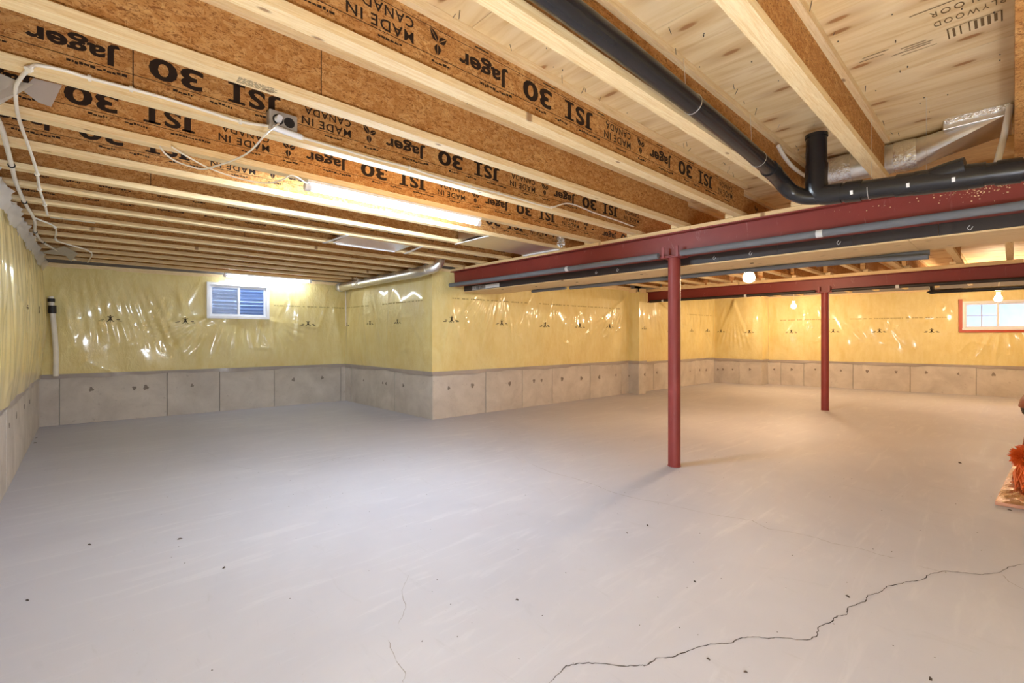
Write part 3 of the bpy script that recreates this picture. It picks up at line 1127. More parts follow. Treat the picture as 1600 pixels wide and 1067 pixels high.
# dropped bulkhead behind the near beam
t = thing('dropped_bulkhead', 'dropped timber bulkhead with black side just behind the near beam', 'bulkhead', (4.74, 2, 2.01))
ys = [-2.2, -1.2, -.2, .36, .86, 1.4, 1.9, 2.4, 2.9, 3.5, 4.2, 5.0, 5.96]
for a, b in zip(ys[:-1], ys[1:]):
    mb = MB(); mb.box((4.45, a + .001, 2.014), (4.458, b - .001, 2.16)); mb.build('black_panel', M['blackside'], t)
for a, b in ((-2.2, .52), (.52, 2.96), (2.96, 5.4), (5.4, 5.96)):
    mb = MB(); mb.box((4.452, a + .001, 2.000), (5.04, b - .001, 2.013)); mb.build('underside_board', M['plank'], t, bevel=.001)
mb = MB(); mb.box((4.462, -2.2, 2.0135), (5.035, 5.96, 2.12)); mb.build('core', M['lvl'], t)
for (yy, zz_) in ((3.35, 2.05), (3.05, 2.05), (1.95, 2.05), (1.62, 2.05), (.95, 2.05), (.2, 2.04)):
    mb = MB(); mb.tube(smooth_path([(4.447, yy, zz_ + .02), (4.444, yy + .012, zz_), (4.444, yy + .0, zz_ - .015), (4.446, yy - .014, zz_ + .008)], 4), .0022, 5); mb.build('wire_staple', M['label'], t, smooth=True)
mb = MB(); mb.box((4.446, 5.1, 2.02), (4.4495, 5.75, 2.075)); lb = mb.build('barcode_label', M['label'], t)
rr = random.Random(5)
mb = MB(); yy = 5.42
while yy < 5.74:
    ww = rr.choice((.006, .01, .016)); mb.box((4.4445, yy, 2.024), (4.4458, yy + ww, 2.071)); yy += ww + rr.choice((.006, .01))
mb.build('barcode_bars', M['ink'], lb)
for (yy, xx) in ((5.2, 4.6), (4.55, 4.66), (3.85, 4.7), (2.85, 4.62), (1.7, 4.7)):
    mb = MB(); mb.tube([(xx, yy, 1.9985), (xx, yy, 2.001)], .018, 10); mb.build('knot', M['ink'], t)
foam_guard(smooth_path([(5.0, 4.22, 1.975), (5.0, 3.0, 1.975), (5.0, 1.6, 1.975), (5.02, .9, 1.972), (5.05, .46, 1.985)], 5), .0235, 'long grey foam tube under the bulkhead, cut open at its right end', ())
foam_guard(smooth_path([(5.04, 1.25, 1.968), (4.99, .9, 1.958), (4.97, .46, 1.935)], 5), .021, 'short grey foam tube splayed below the long foam tube')
foam_guard([(4.98, 4.28, 1.978), (4.98, 4.95, 1.978)], .020, 'short grey foam offcut under the left end of the bulkhead')

# ------------------------------------------------------------------ black drain pipes
XD = 3.45


def zd(y):
    return 2.178 + (y - .58) * .075


t = thing('drain_pipe', 'thick black drain pipe with stub running along the near beam to the right', 'pipe', (XD, .3, 2.1))
mb = MB(); mb.tube([(XD, .80, zd(.80)), (XD, -1.4, zd(-1.4))], .057, 24); mb.build('pipe_run', M['abs'], t, smooth=True)
for a, b, rr_ in ((.70, .62, .064), (.46, .36, .064), (.20, .10, .065), (.06, -.03, .064)):
    mb = MB(); mb.tube([(XD, a, zd(a)), (XD, b, zd(b))], rr_, 24); mb.build('coupling', M['abs'], t, smooth=True)
# wye body
mb = MB()
mb.tube([(XD, .38, zd(.38)), (XD, .16, zd(.16))], .067, 24)
mb.tube(smooth_path([(XD - .0, .34, zd(.34) + .01), (XD - .02, .25, zd(.25) + .035), (XD - .03, .17, zd(.17) + .05)], 4), .05, 18)
mb.build('wye_fitting', M['abs'], t, smooth=True)
mb = MB(); mb.tube(smooth_path([(XD, .855, 2.40), (XD, .858, 2.28), (XD, .84, 2.215), (XD, .80, zd(.80)), (XD, .72, zd(.72))], 6), .063, 24); mb.build('elbow', M['abs'], t, smooth=True)
mb = MB(); mb.pipe([(XD, .857, 2.34), (XD, .857, 2.585)], .0585, .005, 24); mb.build('riser_stub', M['abs'], t, smooth=True)
mb = MB(); mb.pipe([(XD, .857, 2.572), (XD, .857, 2.592)], .064, .006, 24); mb.build('riser_collar', M['abs'], t, smooth=True)
for (yy, sd) in ((.66, 1), (.40, 1), (.215, 1)):
    mb = MB()
    c = Vector((XD, yy, zd(yy)))
    for k in range(5):
        a0 = PI * 1.04 + k * .07; a1 = a0 + .07
        r_ = .0675
        mb.add([c + Vector((math.cos(a0) * r_, -.007, math.sin(a0) * r_)), c + Vector((math.cos(a1) * r_, -.007, math.sin(a1) * r_)), c + Vector((math.cos(a1) * r_, .007, math.sin(a1) * r_)), c + Vector((math.cos(a0) * r_, .007, math.sin(a0) * r_))], [(0, 1, 2, 3)])
    mb.build('size_label', M['label'], t, fix=False)
for yy in (.585, .335):
    mb = MB(); mb.tube([(XD + .062 * math.cos(a), yy, zd(yy) + .062 * math.sin(a)) for a in np.linspace(-PI, 0, 12)] , .002, 6)
    mb.tube([(XD + .062, yy, zd(yy)), (XD + .06, yy, ZS - .004)], .0008, 5)
    mb.build('hanger_wire', M['galv'], t, smooth=True)

t = thing('drain_pipe', 'slim black drain pipe running beside a joist towards the near beam', 'pipe', (1.7, 1.035, 2.42))
run = [(-.5, 1.034, 2.425), (1.1, 1.034, 2.422), (1.7, 1.034, 2.415), (2.5, 1.032, 2.385), (3.25, 1.03, 2.335)]
mb = MB(); mb.tube(smooth_path(run, 5), .0445, 22); mb.build('pipe_run', M['abs'], t, smooth=True)
mb = MB(); mb.tube(smooth_path([(3.2, 1.03, 2.337), (3.32, 1.025, 2.31), (3.40, .99, 2.25), (3.43, .92, 2.205), (3.45, .84, 2.19)], 6), .048, 20); mb.build('elbow', M['abs'], t, smooth=True)
mb = MB(); mb.tube([(3.12, 1.03, 2.343), (3.21, 1.03, 2.337)], .051, 22); mb.build('hub', M['abs'], t, smooth=True)
for xx, zc in ((2.12, 2.402), (2.95, 2.357)):
    mb = MB(); mb.tube([(xx, 1.033 + .0465 * math.cos(a), zc + .0465 * math.sin(a)) for a in np.linspace(0, 2 * PI, 17)], .0022, 6, caps=False)
    mb.tube([(xx, 1.033 + .03, zc + .03), (xx, 1.033 + .045, ZS - .02)], .0015, 5)
    mb.build('hanger_wire', M['galv'], t, smooth=True)

t = thing('white_hose', 'white flexible hose beside the black stub pipe', 'hose', (3.9, 1.05, 2.5))
mb = MB(); mb.tube(smooth_path([at_y(1216, 228, 1.068), at_y(1225, 244, 1.066), at_y(1238, 260, 1.066), at_y(1252, 271, 1.066), at_y(1266, 279, 1.06)], 5), .013, 10); mb.build('hose_run', M['cable'], t, smooth=True)
t = thing('white_hose', 'white flexible hose dropping beside the timber header at right', 'hose', at_y(1566, 220, .025))
mb = MB(); mb.tube(smooth_path([at_x(1579, 164, 3.93), at_x(1573, 192, 3.93), at_x(1569, 212, 3.92), at_x(1563, 235, 3.9), at_x(1557, 258, 3.88)], 5), [.016] * 20 + [.020], 10); mb.build('hose_run', M['cable'], t, smooth=True)

# small dark pipe beyond the far beam
t = thing('drain_pipe', 'thin dark drain pipe above the red-edged window', 'pipe', (10.2, .8, 2.15))
mb = MB(); mb.tube(smooth_path([(11.5, 1.02, 2.34), (11.5, 1.02, 2.18), (11.5, .98, 2.12), (11.5, .85, 2.12), (11.5, -1.4, 2.11)], 5), .04, 16); mb.build('pipe_run', M['abs'], t, smooth=True)

# ------------------------------------------------------------------ metal ducts
t = thing('metal_duct', 'silver round duct with foil tape above the near beam, flaring to a box', 'duct', (4.4, .5, 2.45))
xd, zc, rd = 4.16, 2.545, .098
mb = MB(); mb.tube([(xd, 1.07, zc), (xd, .44, zc)], rd, 28); mb.build('round_run', M['galv'], t, smooth=True)
for yy in (.97, .66, .60):
    mb = MB(); mb.tube([(xd, yy + .006, zc), (xd, yy - .006, zc)], rd + .004, 28); mb.build('bead', M['galv'], t, smooth=True)
for a, b in ((.56, .44), (.93, .80)):
    mb = MB(); mb.tube([(xd, a, zc), (xd, (a + b) / 2, zc), (xd, b, zc)], [rd + .004, rd + .007, rd + .004], 28); mb.build('foil_wrap', M['foil'], t, smooth=True)
n = 32; mb = MB(); rings = []
for f in np.linspace(0, 1, 7):
    rg = []
    for k in range(n):
        a = 2 * PI * k / n
        c, s = math.cos(a), math.sin(a)
        cxp, czp = xd + rd * c, zc + rd * s
        m_ = max(abs(c), abs(s))
        rx, rz = 4.17 + .20 * c / m_, 2.622 + .027 * s / m_
        rg.append(Vector((cxp * (1 - f) + rx * f, .44 - .40 * f, czp * (1 - f) + rz * f)))
    rings.append(rg)
b = 0
for rg in rings: mb.v += rg
for i in range(6):
    for k in range(n):
        k2 = (k + 1) % n; mb.f.append((i * n + k, i * n + k2, (i + 1) * n + k2, (i + 1) * n + k))
mb.f.append(tuple(6 * n + k for k in range(n)))
mb.build('transition', M['galv'], t, smooth=True)
mb = MB(); mb.box((3.97, .005, 2.596), (4.38, .30, 2.652)); bx = mb.build('register_box', M['galv'], t, bevel=.003)
mb = MB()
for i in range(11):
    y0 = .01 + i * .0255
    j = random.uniform(-.006, .006)
    mb.hexa([(3.962, y0, 2.628 + j), (3.974, y0, 2.628 + j), (3.974, y0 + .0265, 2.628 - j), (3.962, y0 + .0265, 2.628 - j)], [(3.956, y0, 2.657), (3.974, y0, 2.657), (3.974, y0 + .0265, 2.657), (3.956, y0 + .0265, 2.657)])
mb.build('foil_tape', M['foil'], bx)

t = thing('metal_duct', 'pale round metal duct along the return wall under the ceiling', 'duct', (3.74, 7.5, 2.18))
xr, zr, rr_ = 3.66, 2.262, .074
mb = MB(); mb.tube([(xr + .04, 9.02, zr), (xr + .02, 6.25, zr)], rr_, 26); mb.build('round_run', M['galv'], t, smooth=True)
mb = MB(); mb.tube(smooth_path([(xr + .02, 6.35, zr), (xr + .02, 6.1, zr), (xr + .05, 5.92, zr + .02), (xr + .14, 5.80, zr + .06), (xr + .2, 5.76, zr + .16), (xr + .2, 5.76, 2.5)], 3), rr_ + .002, 26); el = mb.build('elbow', M['galv'], t, smooth=True)
for q, d in (((xr + .02, 6.2, zr), (0, 1, 0)), ((xr + .028, 6.05, zr + .004), (-.1, 1, -.05)), ((xr + .06, 5.9, zr + .024), (-.5, 1, -.2)), ((xr + .13, 5.81, zr + .055), (-.7, .6, -.5))):
    q = Vector(q); d = Vector(d).normalized()
    mb = MB(); mb.tube([q - d * .004, q + d * .004], rr_ + .006, 26); mb.build('bead', M['galv'], el, smooth=True)
for yy in (8.96, 8.3, 7.6, 6.95, 6.5):
    mb = MB(); mb.tube([(xr + .03, yy + .006, zr), (xr + .03, yy - .006, zr)], rr_ + .003, 26); mb.build('bead', M['galv'], t, smooth=True)
mb = MB(); mb.tube([(xr + .04, 9.06, zr), (xr + .04, 9.0, zr)], rr_ + .012, 26); mb.build('end_collar', M['galv'], t, smooth=True)
for yy in (8.12, 8.05):
    mb = MB(); mb.tube([(xr + .03 + (rr_ + .003) * math.cos(a), yy + .03 * math.sin(a * 2), zr + (rr_ + .003) * math.sin(a)) for a in np.linspace(0, 2 * PI, 25)], .004, 6, caps=False)
    mb.tube([(xr - .03, yy, zr + .06), (xr - .06, yy + .03, ZJ + .01)], .004, 6)
    mb.build('plastic_strap', M['cable'], t, smooth=True)

# sheet-metal register boot between joists
y8, y9 = .605 + .52 * 8, .605 + .52 * 9
t = thing('register_boot', 'folded sheet-metal duct boot set between joists left of the near beam', 'duct', (2.4, 5.02, ZJ))
ya, yb = y8 + .04, y9 - .04
mb = MB(); mb.add([(2.06, ya, ZJ + .02), (2.86, ya, ZJ + .02), (2.78, ya + .1, ZJ + .19), (2.16, ya + .1, ZJ + .19), (2.06, yb, ZJ + .0), (2.86, yb, ZJ + .0), (2.78, yb - .06, ZJ + .19), (2.16, yb - .06, ZJ + .19)],
                 [(0, 1, 2, 3), (4, 7, 6, 5), (0, 3, 7, 4), (1, 5, 6, 2), (3, 2, 6, 7)]); mb.build('boot_shell', M['galv'], t, fix=False)
for xs, sk in ((2.0, -.03), (2.9, .1)):
    mb = MB(); mb.hexa([(xs, y8 - .03, ZJ - .004), (xs + .035, y8 - .03, ZJ - .004), (xs + .035 + sk, y9 + .03, ZJ - .004), (xs + sk, y9 + .03, ZJ - .004)], [(xs, y8 - .03, ZJ - .0005), (xs + .035, y8 - .03, ZJ - .0005), (xs + .035 + sk, y9 + .03, ZJ - .0005), (xs + sk, y9 + .03, ZJ - .0005)]); mb.build('hanger_bar', M['white'], t)
mb = MB(); mb.box((2.1, yb - .004, ZJ - .012), (2.84, yb + .006, ZJ - .001)); mb.build('front_lip', M['white'], t)
mb = MB(); mb.box((2.62, y8 + .036, ZJ + .0), (3.95, y8 + .041, ZJ + .036)); mb.build('side_flashing', M['white'], t)
# joist panning
y6, y7 = near_y[6], near_y[7]
t = thing('joist_panning', 'grey sheet-metal panning closing a joist bay beside the near beam', 'duct', (3.7, 4.0, ZJ - .004))
mb = MB(); mb.box((3.12, y6 - .03, ZJ - .003), (4.24, y7 + .03, ZJ - .001)); mb.build('pan_sheet', M['galv'], t)
mb = MB(); mb.box((3.10, y6 + .04, ZJ + .02), (3.13, y7 - .04, ZJ + .24)); mb.build('end_plate', M['galv'], t)
mb = MB(); mb.box((3.10, y6 - .03, ZJ - .012), (3.125, y7 + .03, ZJ - .0035)); mb.build('end_lip', M['white'], t)
mb = MB(); mb.box((4.215, y6 - .03, ZJ - .014), (4.245, y7 + .06, ZJ - .0035)); mb.build('beam_lip', M['white'], t)
# crumpled foil/film wad beside it
mb = MB()
c = Vector((4.20, 3.69, ZJ + .108)); n1, n2 = 10, 12
for i in range(n1 + 1):
    for k in range(n2):
        a = 2 * PI * k / n2; ph = PI * i / n1
        r = (.045 + .018 * math.sin(5 * a + i) + random.uniform(-.008, .008)) * math.sin(ph)
        mb.v.append(c + Vector((r * math.cos(a), r * math.sin(a), .11 * math.cos(ph))))
for i in range(n1):
    for k in range(n2):
        k2 = (k + 1) % n2; mb.f.append((i * n2 + k, i * n2 + k2, (i + 1) * n2 + k2, (i + 1) * n2 + k))
tag(mb.build('film_wad', M['foil'], loc=(4.1, 3.6, ZJ), fix=False), 'crumpled silver film wad stuffed beside a joist end above the near beam', 'film')

# ------------------------------------------------------------------ lamps
def led_tube(x0, x1, y, z, label, mat='tube'):
    t = thing('led_tube_light', label, 'tube light', ((x0 + x1) / 2, y, z), 'LED tubes under the joists')
    mb = MB(); mb.box((x0, y - .042, z - .022), (x1, y + .042, z)); mb.build('housing', M['white'], t, bevel=.003)
    mb = MB(); mb.tube([(x0 + .03, y, z - .044), (x1 - .03, y, z - .044)], .0205, 12); mb.build('diffuser', M[mat], t, smooth=True)
    for xa, xb in ((x0 - .01, x0 + .032), (x1 - .032, x1 + .01)):
        mb = MB(); mb.tube([(xa, y, z - .044), (xb, y, z - .044)], .0255, 14); mb.build('end_cap', M['white'], t, smooth=True)
    return t


led_tube(1.10, 2.60, 3.26, ZJ - .001, 'glowing LED tube under the joists in the middle of the left ceiling')
led_tube(1.70, 3.10, 8.93, ZJ - .001, 'glowing LED tube above the small far window', 'tube_far')


def bulb(x, y, z, label, z_top=ZS - .001, rb=.052, cage=False):
    t = thing('bare_bulb', label, 'light bulb', (x, y, z), 'bare bulbs beyond the near beam')
    prof = [(0, -1.1), (.45, -1.02), (.8, -.75), (1.0, -.3), (.98, .1), (.78, .6), (.5, 1.0), (.36, 1.3)]
    path = [(x, y, z + q * rb) for _, q in prof]
    mb = MB(); mb.tube(path, [max(.002, p * rb) for p, _ in prof], 16); mb.build('glass_bulb', M['bulb'], t, smooth=True)
    mb = MB(); mb.tube([(x, y, z + 1.3 * rb), (x, y, z + 1.3 * rb + .045)], [.024, .028], 14); mb.build('lamp_holder', M['white'], t, smooth=True)
    if z_top > z + 1.3 * rb + .06:
        mb = MB(); mb.tube(smooth_path([(x, y, z + 1.3 * rb + .04), (x + .01, y - .01, (z + z_top) / 2 + .05), (x, y, z_top)], 4), .005, 8); mb.build('cord', M['cable'], t, smooth=True)
    if cage:
        mb = MB()
        for k in range(6):
            a = 2 * PI * k / 6
            mb.tube(smooth_path([(x + .03 * math.cos(a), y + .03 * math.sin(a), z + .1), (x + .074 * math.cos(a), y + .074 * math.sin(a), z + .02), (x + .07 * math.cos(a), y + .07 * math.sin(a), z - .05), (x, y, z - .085)], 4), .0025, 5)
        mb.build('wire_guard', M['white'], t, smooth=True)
    return t


bulb(7.0, 2.574, 2.146, 'large bright bare bulb between the two red beams', cage=True, rb=.062)
bulb(12.0, 3.434, 1.994, 'small distant bare bulb left of the far post')
bulb(12.0, .18, 1.975, 'distant bare bulb in front of the red-edged window')


# added globe lamp, unseen behind the viewer, to brighten the joist undersides
lx, ly, lz = .12, -.38, .34
t = thing('added_fill_light', 'added globe fill light on a low black tripod, unseen behind the viewer', 'fill light', (lx, ly, 0))
mb = MB(); pf = [(.02, -1), (.5, -.87), (.87, -.5), (1, 0), (.87, .5), (.5, .87), (.02, 1)]
mb.tube([(lx, ly, lz + .15 * q) for _, q in pf], [.15 * p for p, _ in pf], 20); mb.build('globe', M['globe'], t, smooth=True)
mb = MB(); mb.tube([(lx, ly, .1), (lx, ly, lz - .15)], .016, 10); mb.build('pole', M['black'], t, smooth=True)
for k in range(3):
    a = k * 2 * PI / 3
    mb = MB(); mb.tube([(lx, ly, .15), (lx + .24 * math.cos(a), ly + .24 * math.sin(a), .012)], .011, 8); mb.build('leg', M['black'], t, smooth=True)


# ------------------------------------------------------------------ windows
def window(name, wl, win, label, grid_left, label_seal=None):
    a0, a1, z0, z1 = win
    t = bpy.data.objects.new(name, None); COL.objects.link(t)
    c = wl.pt((a0 + a1) / 2, 0, z0); t.location = c; W[t.name] = c
    tag(t, label, kind='structure')

    def blk(nm, p, mat, par=t, bev=.003):
        mb = MB(); wl.block(mb, *p); return mb.build(nm, M[mat], par, bevel=bev)
    f = .045
    # outer frame reaches from the concrete to just proud of the blanket
    for nm, p in (('frame_head', (a0, a1, -.2, .115, z1 - f, z1)), ('frame_sill', (a0, a1, -.2, .125, z0, z0 + f)),
                  ('frame_jamb', (a0, a0 + f, -.2, .115, z0 + f, z1 - f)), ('frame_jamb', (a1 - f, a1, -.2, .115, z0 + f, z1 - f))):
        blk(nm, p, 'white')
    mid = (a0 + a1) / 2
    for (b0, b1, of) in ((a0 + f, mid + .02, .06), (mid - .02, a1 - f, .02)):
        s = .035
        sash = blk('sash', (b0, b1, of - .03, of, z0 + f, z0 + f + s), 'white')
        for p in ((b0, b1, of - .03, of, z1 - f - s, z1 - f), (b0, b0 + s, of - .03, of, z0 + f + s, z1 - f - s), (b1 - s, b1, of - .03, of, z0 + f + s, z1 - f - s)):
            blk('sash_rail', p, 'white', sash)
        mb = MB(); q0, q1, zl, zh = b0 + s, b1 - s, z0 + f + s, z1 - f - s
        mb.hexa([wl.pt(q0, of - .028, zl), wl.pt(q1, of - .028, zl), wl.pt(q1, of - .023, zl), wl.pt(q0, of - .023, zl)],
                [wl.pt(q0, of - .009, zh), wl.pt(q1, of - .009, zh), wl.pt(q1, of - .004, zh), wl.pt(q0, of - .004, zh)])
        mb.build('pane', M['glass'], sash)
        if b0 < mid - .1 and not grid_left:
            blk('insect_screen', (q0, q1, of - .045, of - .044, zl, zh), 'screen', sash, 0)
        if grid_left and b0 < mid - .1:
            blk('muntin', ((b0 + b1) / 2 - .008, (b0 + b1) / 2 + .008, of - .022, of - .008, z0 + f + s, z1 - f - s), 'siding', sash, 0)
            blk('muntin', (b0 + s, b1 - s, of - .021, of - .009, (z0 + z1) / 2 - .008, (z0 + z1) / 2 + .008), 'siding', sash, 0)
    blk('latch', (mid - .012, mid + .008, .062, .08, (z0 + z1) / 2 - .04, (z0 + z1) / 2 + .0), 'white')
    return t


window('window_1', wA, win1, 'white vinyl slider window in the far wall, blue corrugated well outside', False)
w2 = window('window_2', wR, win2, 'white vinyl slider window in the right wall edged with red tape', True)
mb = MB(); wR.block(mb, win2[0] - .055, win2[0] + .004, .02, .118, win2[2] - .05, win2[3] + .05); mb.build('red_edge_strip', M['seal'], w2)
mb = MB(); wR.block(mb, win2[0] - .055, win2[1] + .05, .02, .116, win2[2] - .052, win2[2] + .003); mb.build('red_edge_strip', M['seal'], w2)


def window_well(wl, win, label, mat):
    a0, a1, z0, z1 = win
    t = thing('window_well', label, 'window well', wl.pt((a0 + a1) / 2, -.7, z0 - .25))
    mb = MB(); n = 28; mz = 90
    ca = (a0 + a1) / 2; ra = (a1 - a0) / 2 + .25
    for j in range(mz + 1):
        z = z0 - .25 + (z1 + .12 - z0 + .25) * j / mz
        for i in range(n + 1):
            a = PI * i / n
            r = 1 + .022 * math.sin(2 * PI * z / .068) / ra * 1.2
            mb.v.append(wl.pt(ca + ra * math.cos(a) * r, -.24 - .55 * math.sin(a) * r, z))
    for j in range(mz):
        for i in range(n):
            b = j * (n + 1) + i
            mb.f.append((b, b + 1, b + n + 2, b + n + 1))
    mb.build('corrugated_shell', M[mat], t, smooth=True, fix=False)
    mb = MB(); mb.prism([wl.pt(ca + ra * math.cos(PI * i / n), -.24 - .55 * math.sin(PI * i / n), z0 - .27) for i in range(n + 1)], (0, 0, .03)); mb.build('gravel_bed', M['gravel'], t)
    return t


window_well(wA, win1, 'corrugated steel window well outside the far window', 'well')
# pale siding wall outside the right window
t = thing('siding_wall', 'pale lap siding wall outside the red-edged window', 'siding', wR.pt((win2[0] + win2[1]) / 2, -2.0, 1.0))
mb = MB(); mb.hexa([wR.pt(win2[0] - 1.5, -2.0, 2.46), wR.pt(win2[1] + 1.5, -2.0, 2.46), wR.pt(win2[1] + 1.5, -.26, 2.46), wR.pt(win2[0] - 1.5, -.26, 2.46)],
                   [wR.pt(win2[0] - 1.5, -2.0, 2.5), wR.pt(win2[1] + 1.5, -2.0, 2.5), wR.pt(win2[1] + 1.5, -.26, 2.5), wR.pt(win2[0] - 1.5, -.26, 2.5)])
mb.build('added_shade_cover', M['siding'], t)  # added cover, put overhead to shade the siding and dim the window
for i in range(9):
    z = 1.0 + i * .16
    mb = MB(); mb.hexa([wR.pt(win2[0] - 1.5, -2.0, z), wR.pt(win2[1] + 1.5, -2.0, z), wR.pt(win2[1] + 1.5, -1.97, z), wR.pt(win2[0] - 1.5, -1.97, z)],
                       [wR.pt(win2[0] - 1.5, -2.0, z + .16), wR.pt(win2[1] + 1.5, -2.0, z + .16), wR.pt(win2[1] + 1.5, -1.985, z + .16), wR.pt(win2[0] - 1.5, -1.985, z + .16)])
    mb.build('siding_board', M['siding'], t)


# ------------------------------------------------------------------ cables, outlet, film flaps
def cable(name, pts, r, label, clips=(), mat='cable', clipmat='cable', twin=False):
    t = thing(name, label, 'cable', pts[0])
    sp = smooth_path(pts, 6)
    mb = MB(); mb.tube(sp, r, 8); mb.build('jacket', M[mat], t, smooth=True)
    if twin:
        mb = MB(); mb.tube([p + Vector((.0, .012, .004)) for p in sp], r, 8); mb.build('jacket', M[mat], t, smooth=True)
    for i in clips:
        p = Vector(pts[i]); q = Vector(pts[min(i + 1, len(pts) - 1)]); d = (q - p)
        if d.length < 1e-6: continue
        d.normalize()
        mb = MB(); mb.tube([p - d * .006, p + d * .006], r + .006, 10); mb.build('clip', M[clipmat], t, smooth=True)
    return t


zu = ZJ - .006
yc = near_y[4] - FWID / 2 - .006    # front edge of the outlet-box joist
front = lambda u, v: at_y(u, v, yc)
cable('white_cable', [at_z(52, 250, zu), at_z(42, 222, zu), at_z(28, 180, zu - .01), at_z(24, 140, zu), at_z(32, 122, zu), at_z(45, 108, zu - .004),
                      front(58, 102), front(100, 110), front(140, 122), front(205, 139), front(260, 154), front(330, 176), front(375, 190), front(420, 197)], .007,
      'white cable looping from the joists to the grey outlet box', (5, 8, 9, 12), twin=True)
cable('white_cable', [front(455, 207), front(472, 215), front(530, 232), front(580, 247), front(640, 262), front(672, 273), front(735, 291), front(779, 302), front(850, 322), at_y(862, 324, yc), at_y(890, 318, yc - .0), at_y(930, 333, yc), at_y(960, 343, yc), at_y(990, 354, yc)], .0065,
      'white cable clipped along a joist from the outlet box towards the near beam', (1, 4, 6, 7, 9))
cable('white_cable', [at_z(52, 250, zu), at_z(58, 272, zu), at_z(62, 296, zu), at_z(70, 320, zu), at_z(74, 336, zu)], .008,
      'short white cable crossing the far joists near the left wall', (1, 2, 3))
cable('white_cable', [at_z(-12, 170, zu), at_z(4, 205, zu), at_z(18, 258, zu), at_z(25, 285, zu), at_z(38, 315, zu), at_z(54, 344, zu), at_z(55, 362, zu), at_z(67, 378, zu), at_z(90, 391, zu), at_z(118, 406, zu)], .012,
      'thick white cable bundle running along the top of the left wall', (2, 4, 6, 7), clipmat='black')
cable('white_cable', [at_z(56, 341, zu), at_z(86, 355, zu), at_z(87, 374, zu), at_z(100, 380, zu), at_z(142, 394, zu), at_z(137, 410, zu)], .0075, 'white cable stepping across the farthest joists', (1, 2, 4))
# LED cord
cable('lamp_cord', [at_y(436, 193, yc - .03), at_z(418, 207, zu - .05), at_z(392, 235, zu - .06), at_z(372, 247, zu - .06), at_z(345, 257, zu - .06), at_z(318, 264, zu - .06), at_z(298, 260, zu - .05), at_z(275, 252, zu - .03), at_z(258, 240, zu - .01), at_z(250, 229, zu)], .0045,
      'thin white lamp cord drooping from the outlet box')
cable('lamp_cord', [at_z(268, 229, zu - .005), at_z(290, 243, zu - .02), at_z(330, 264, zu - .05), at_z(375, 279, zu - .06), at_z(415, 286, zu - .06), at_z(440, 281, zu - .05), at_z(458, 274, zu - .03), Vector((1.12, 3.26, ZJ - .03))], .0045,
      'thin white cord feeding the LED tube')
# outlet box
t = thing('outlet_box', 'grey outlet box with two round black sockets on the stamped joist', 'outlet', (.86, yc, 2.42))
p0, p1 = front(419, 190), front(463, 202)
x0, x1 = p0.x, p1.x
yb_ = near_y[4] - .006
mb = MB(); mb.box((x0, yb_ - .055, 2.385), (x1, yb_, 2.485)); bd = mb.build('body', M['greybox'], t, bevel=.006)
ySk = yb_ - .055
for f, nm in ((.3, 'socket'), (.7, 'socket')):
    cx_ = x0 + (x1 - x0) * f
    mb = MB(); mb.tube([(cx_, ySk - .002, 2.437), (cx_, ySk + .004, 2.437)], .027, 20); mb.build(nm, M['black'], t)
cx_ = x0 + (x1 - x0) * .3
mb = MB(); mb.tube([(cx_, ySk - .035, 2.437), (cx_, ySk - .0025, 2.437)], [.014, .019], 12); mb.build('plug', M['white'], t, smooth=True)
mb = MB(); mb.tube(smooth_path([(x0 + .015, ySk - .012, 2.385), (x0 + .03, ySk - .014, 2.382), (x0 + .13, ySk - .014, 2.375), (x0 + .155, ySk - .012, 2.375)], 3), .015, 10); mb.build('inline_switch', M['white'], t, smooth=True)

# white film flaps tucked between joists at the upper left
t = MB()
pts = [at_z(-60, 90, ZJ + .12), at_z(30, 128, ZJ + .02), at_z(52, 132, ZJ - .012), at_z(30, 146, ZJ - .014), at_z(0, 164, ZJ - .014), at_z(-60, 175, ZJ - .014)]
t.prism(pts, (0, 0, .002))
tag(t.build('film_flap', M['film'], loc=pts[2]), 'pale plastic film flap hanging over the cable loop at upper left', 'film')
ye = near_y[5] - FWID / 2 - .004
pp = [at_y(52, 122, ye), at_y(97, 133, ye), at_y(80, 167, ye), at_y(60, 160, ye), at_y(34, 140, ye)]
mb = MB(); mb.prism(pp, (0, .002, 0))
tag(mb.build('film_flap', M['film'], loc=pp[2]), 'pale plastic film flap covering the stamp on the LED-tube joist', 'film')
# folded film along the top of the left wall
mb = MB(); na_ = 150
sec = [(-.44, 2.20), (-.425, 2.27), (-.40, 2.31), (-.43, 2.335), (-.47, 2.352)]
for i in range(na_ + 1):
    y = .5 + 8.6 * i / na_
    for j, (x, z) in enumerate(sec):
        w_ = .022 * math.sin(y * 9 + j * 1.3) + .012 * math.sin(y * 31 + j * 2)
        mb.v.append(Vector((x + w_ * (1 if 0 < j < 4 else .25), y, min(z + .5 * w_, ZJ - .003))))
for i in range(na_):
    for j in range(len(sec) - 1):
        b = i * len(sec) + j; mb.f.append((b, b + 1, b + len(sec) + 1, b + len(sec)))
fo = mb.build('film_fold', M['film'], wall_left, smooth=True, fix=False)
tag(fo, 'crumpled clear film tucked along the top of the left wall')
# white flap at the far end of the cables
pp = [at_z(62, 395, zu - .01), at_z(100, 385, zu - .01), at_z(122, 396, zu - .01), at_z(111, 409, zu - .02), at_z(103, 400, zu - .02)]
mb = MB(); mb.prism(pp, (0, 0, .002))
tag(mb.build('film_flap', M['film'], loc=pp[0]), 'small pale film flap at the far left ceiling corner', 'film')

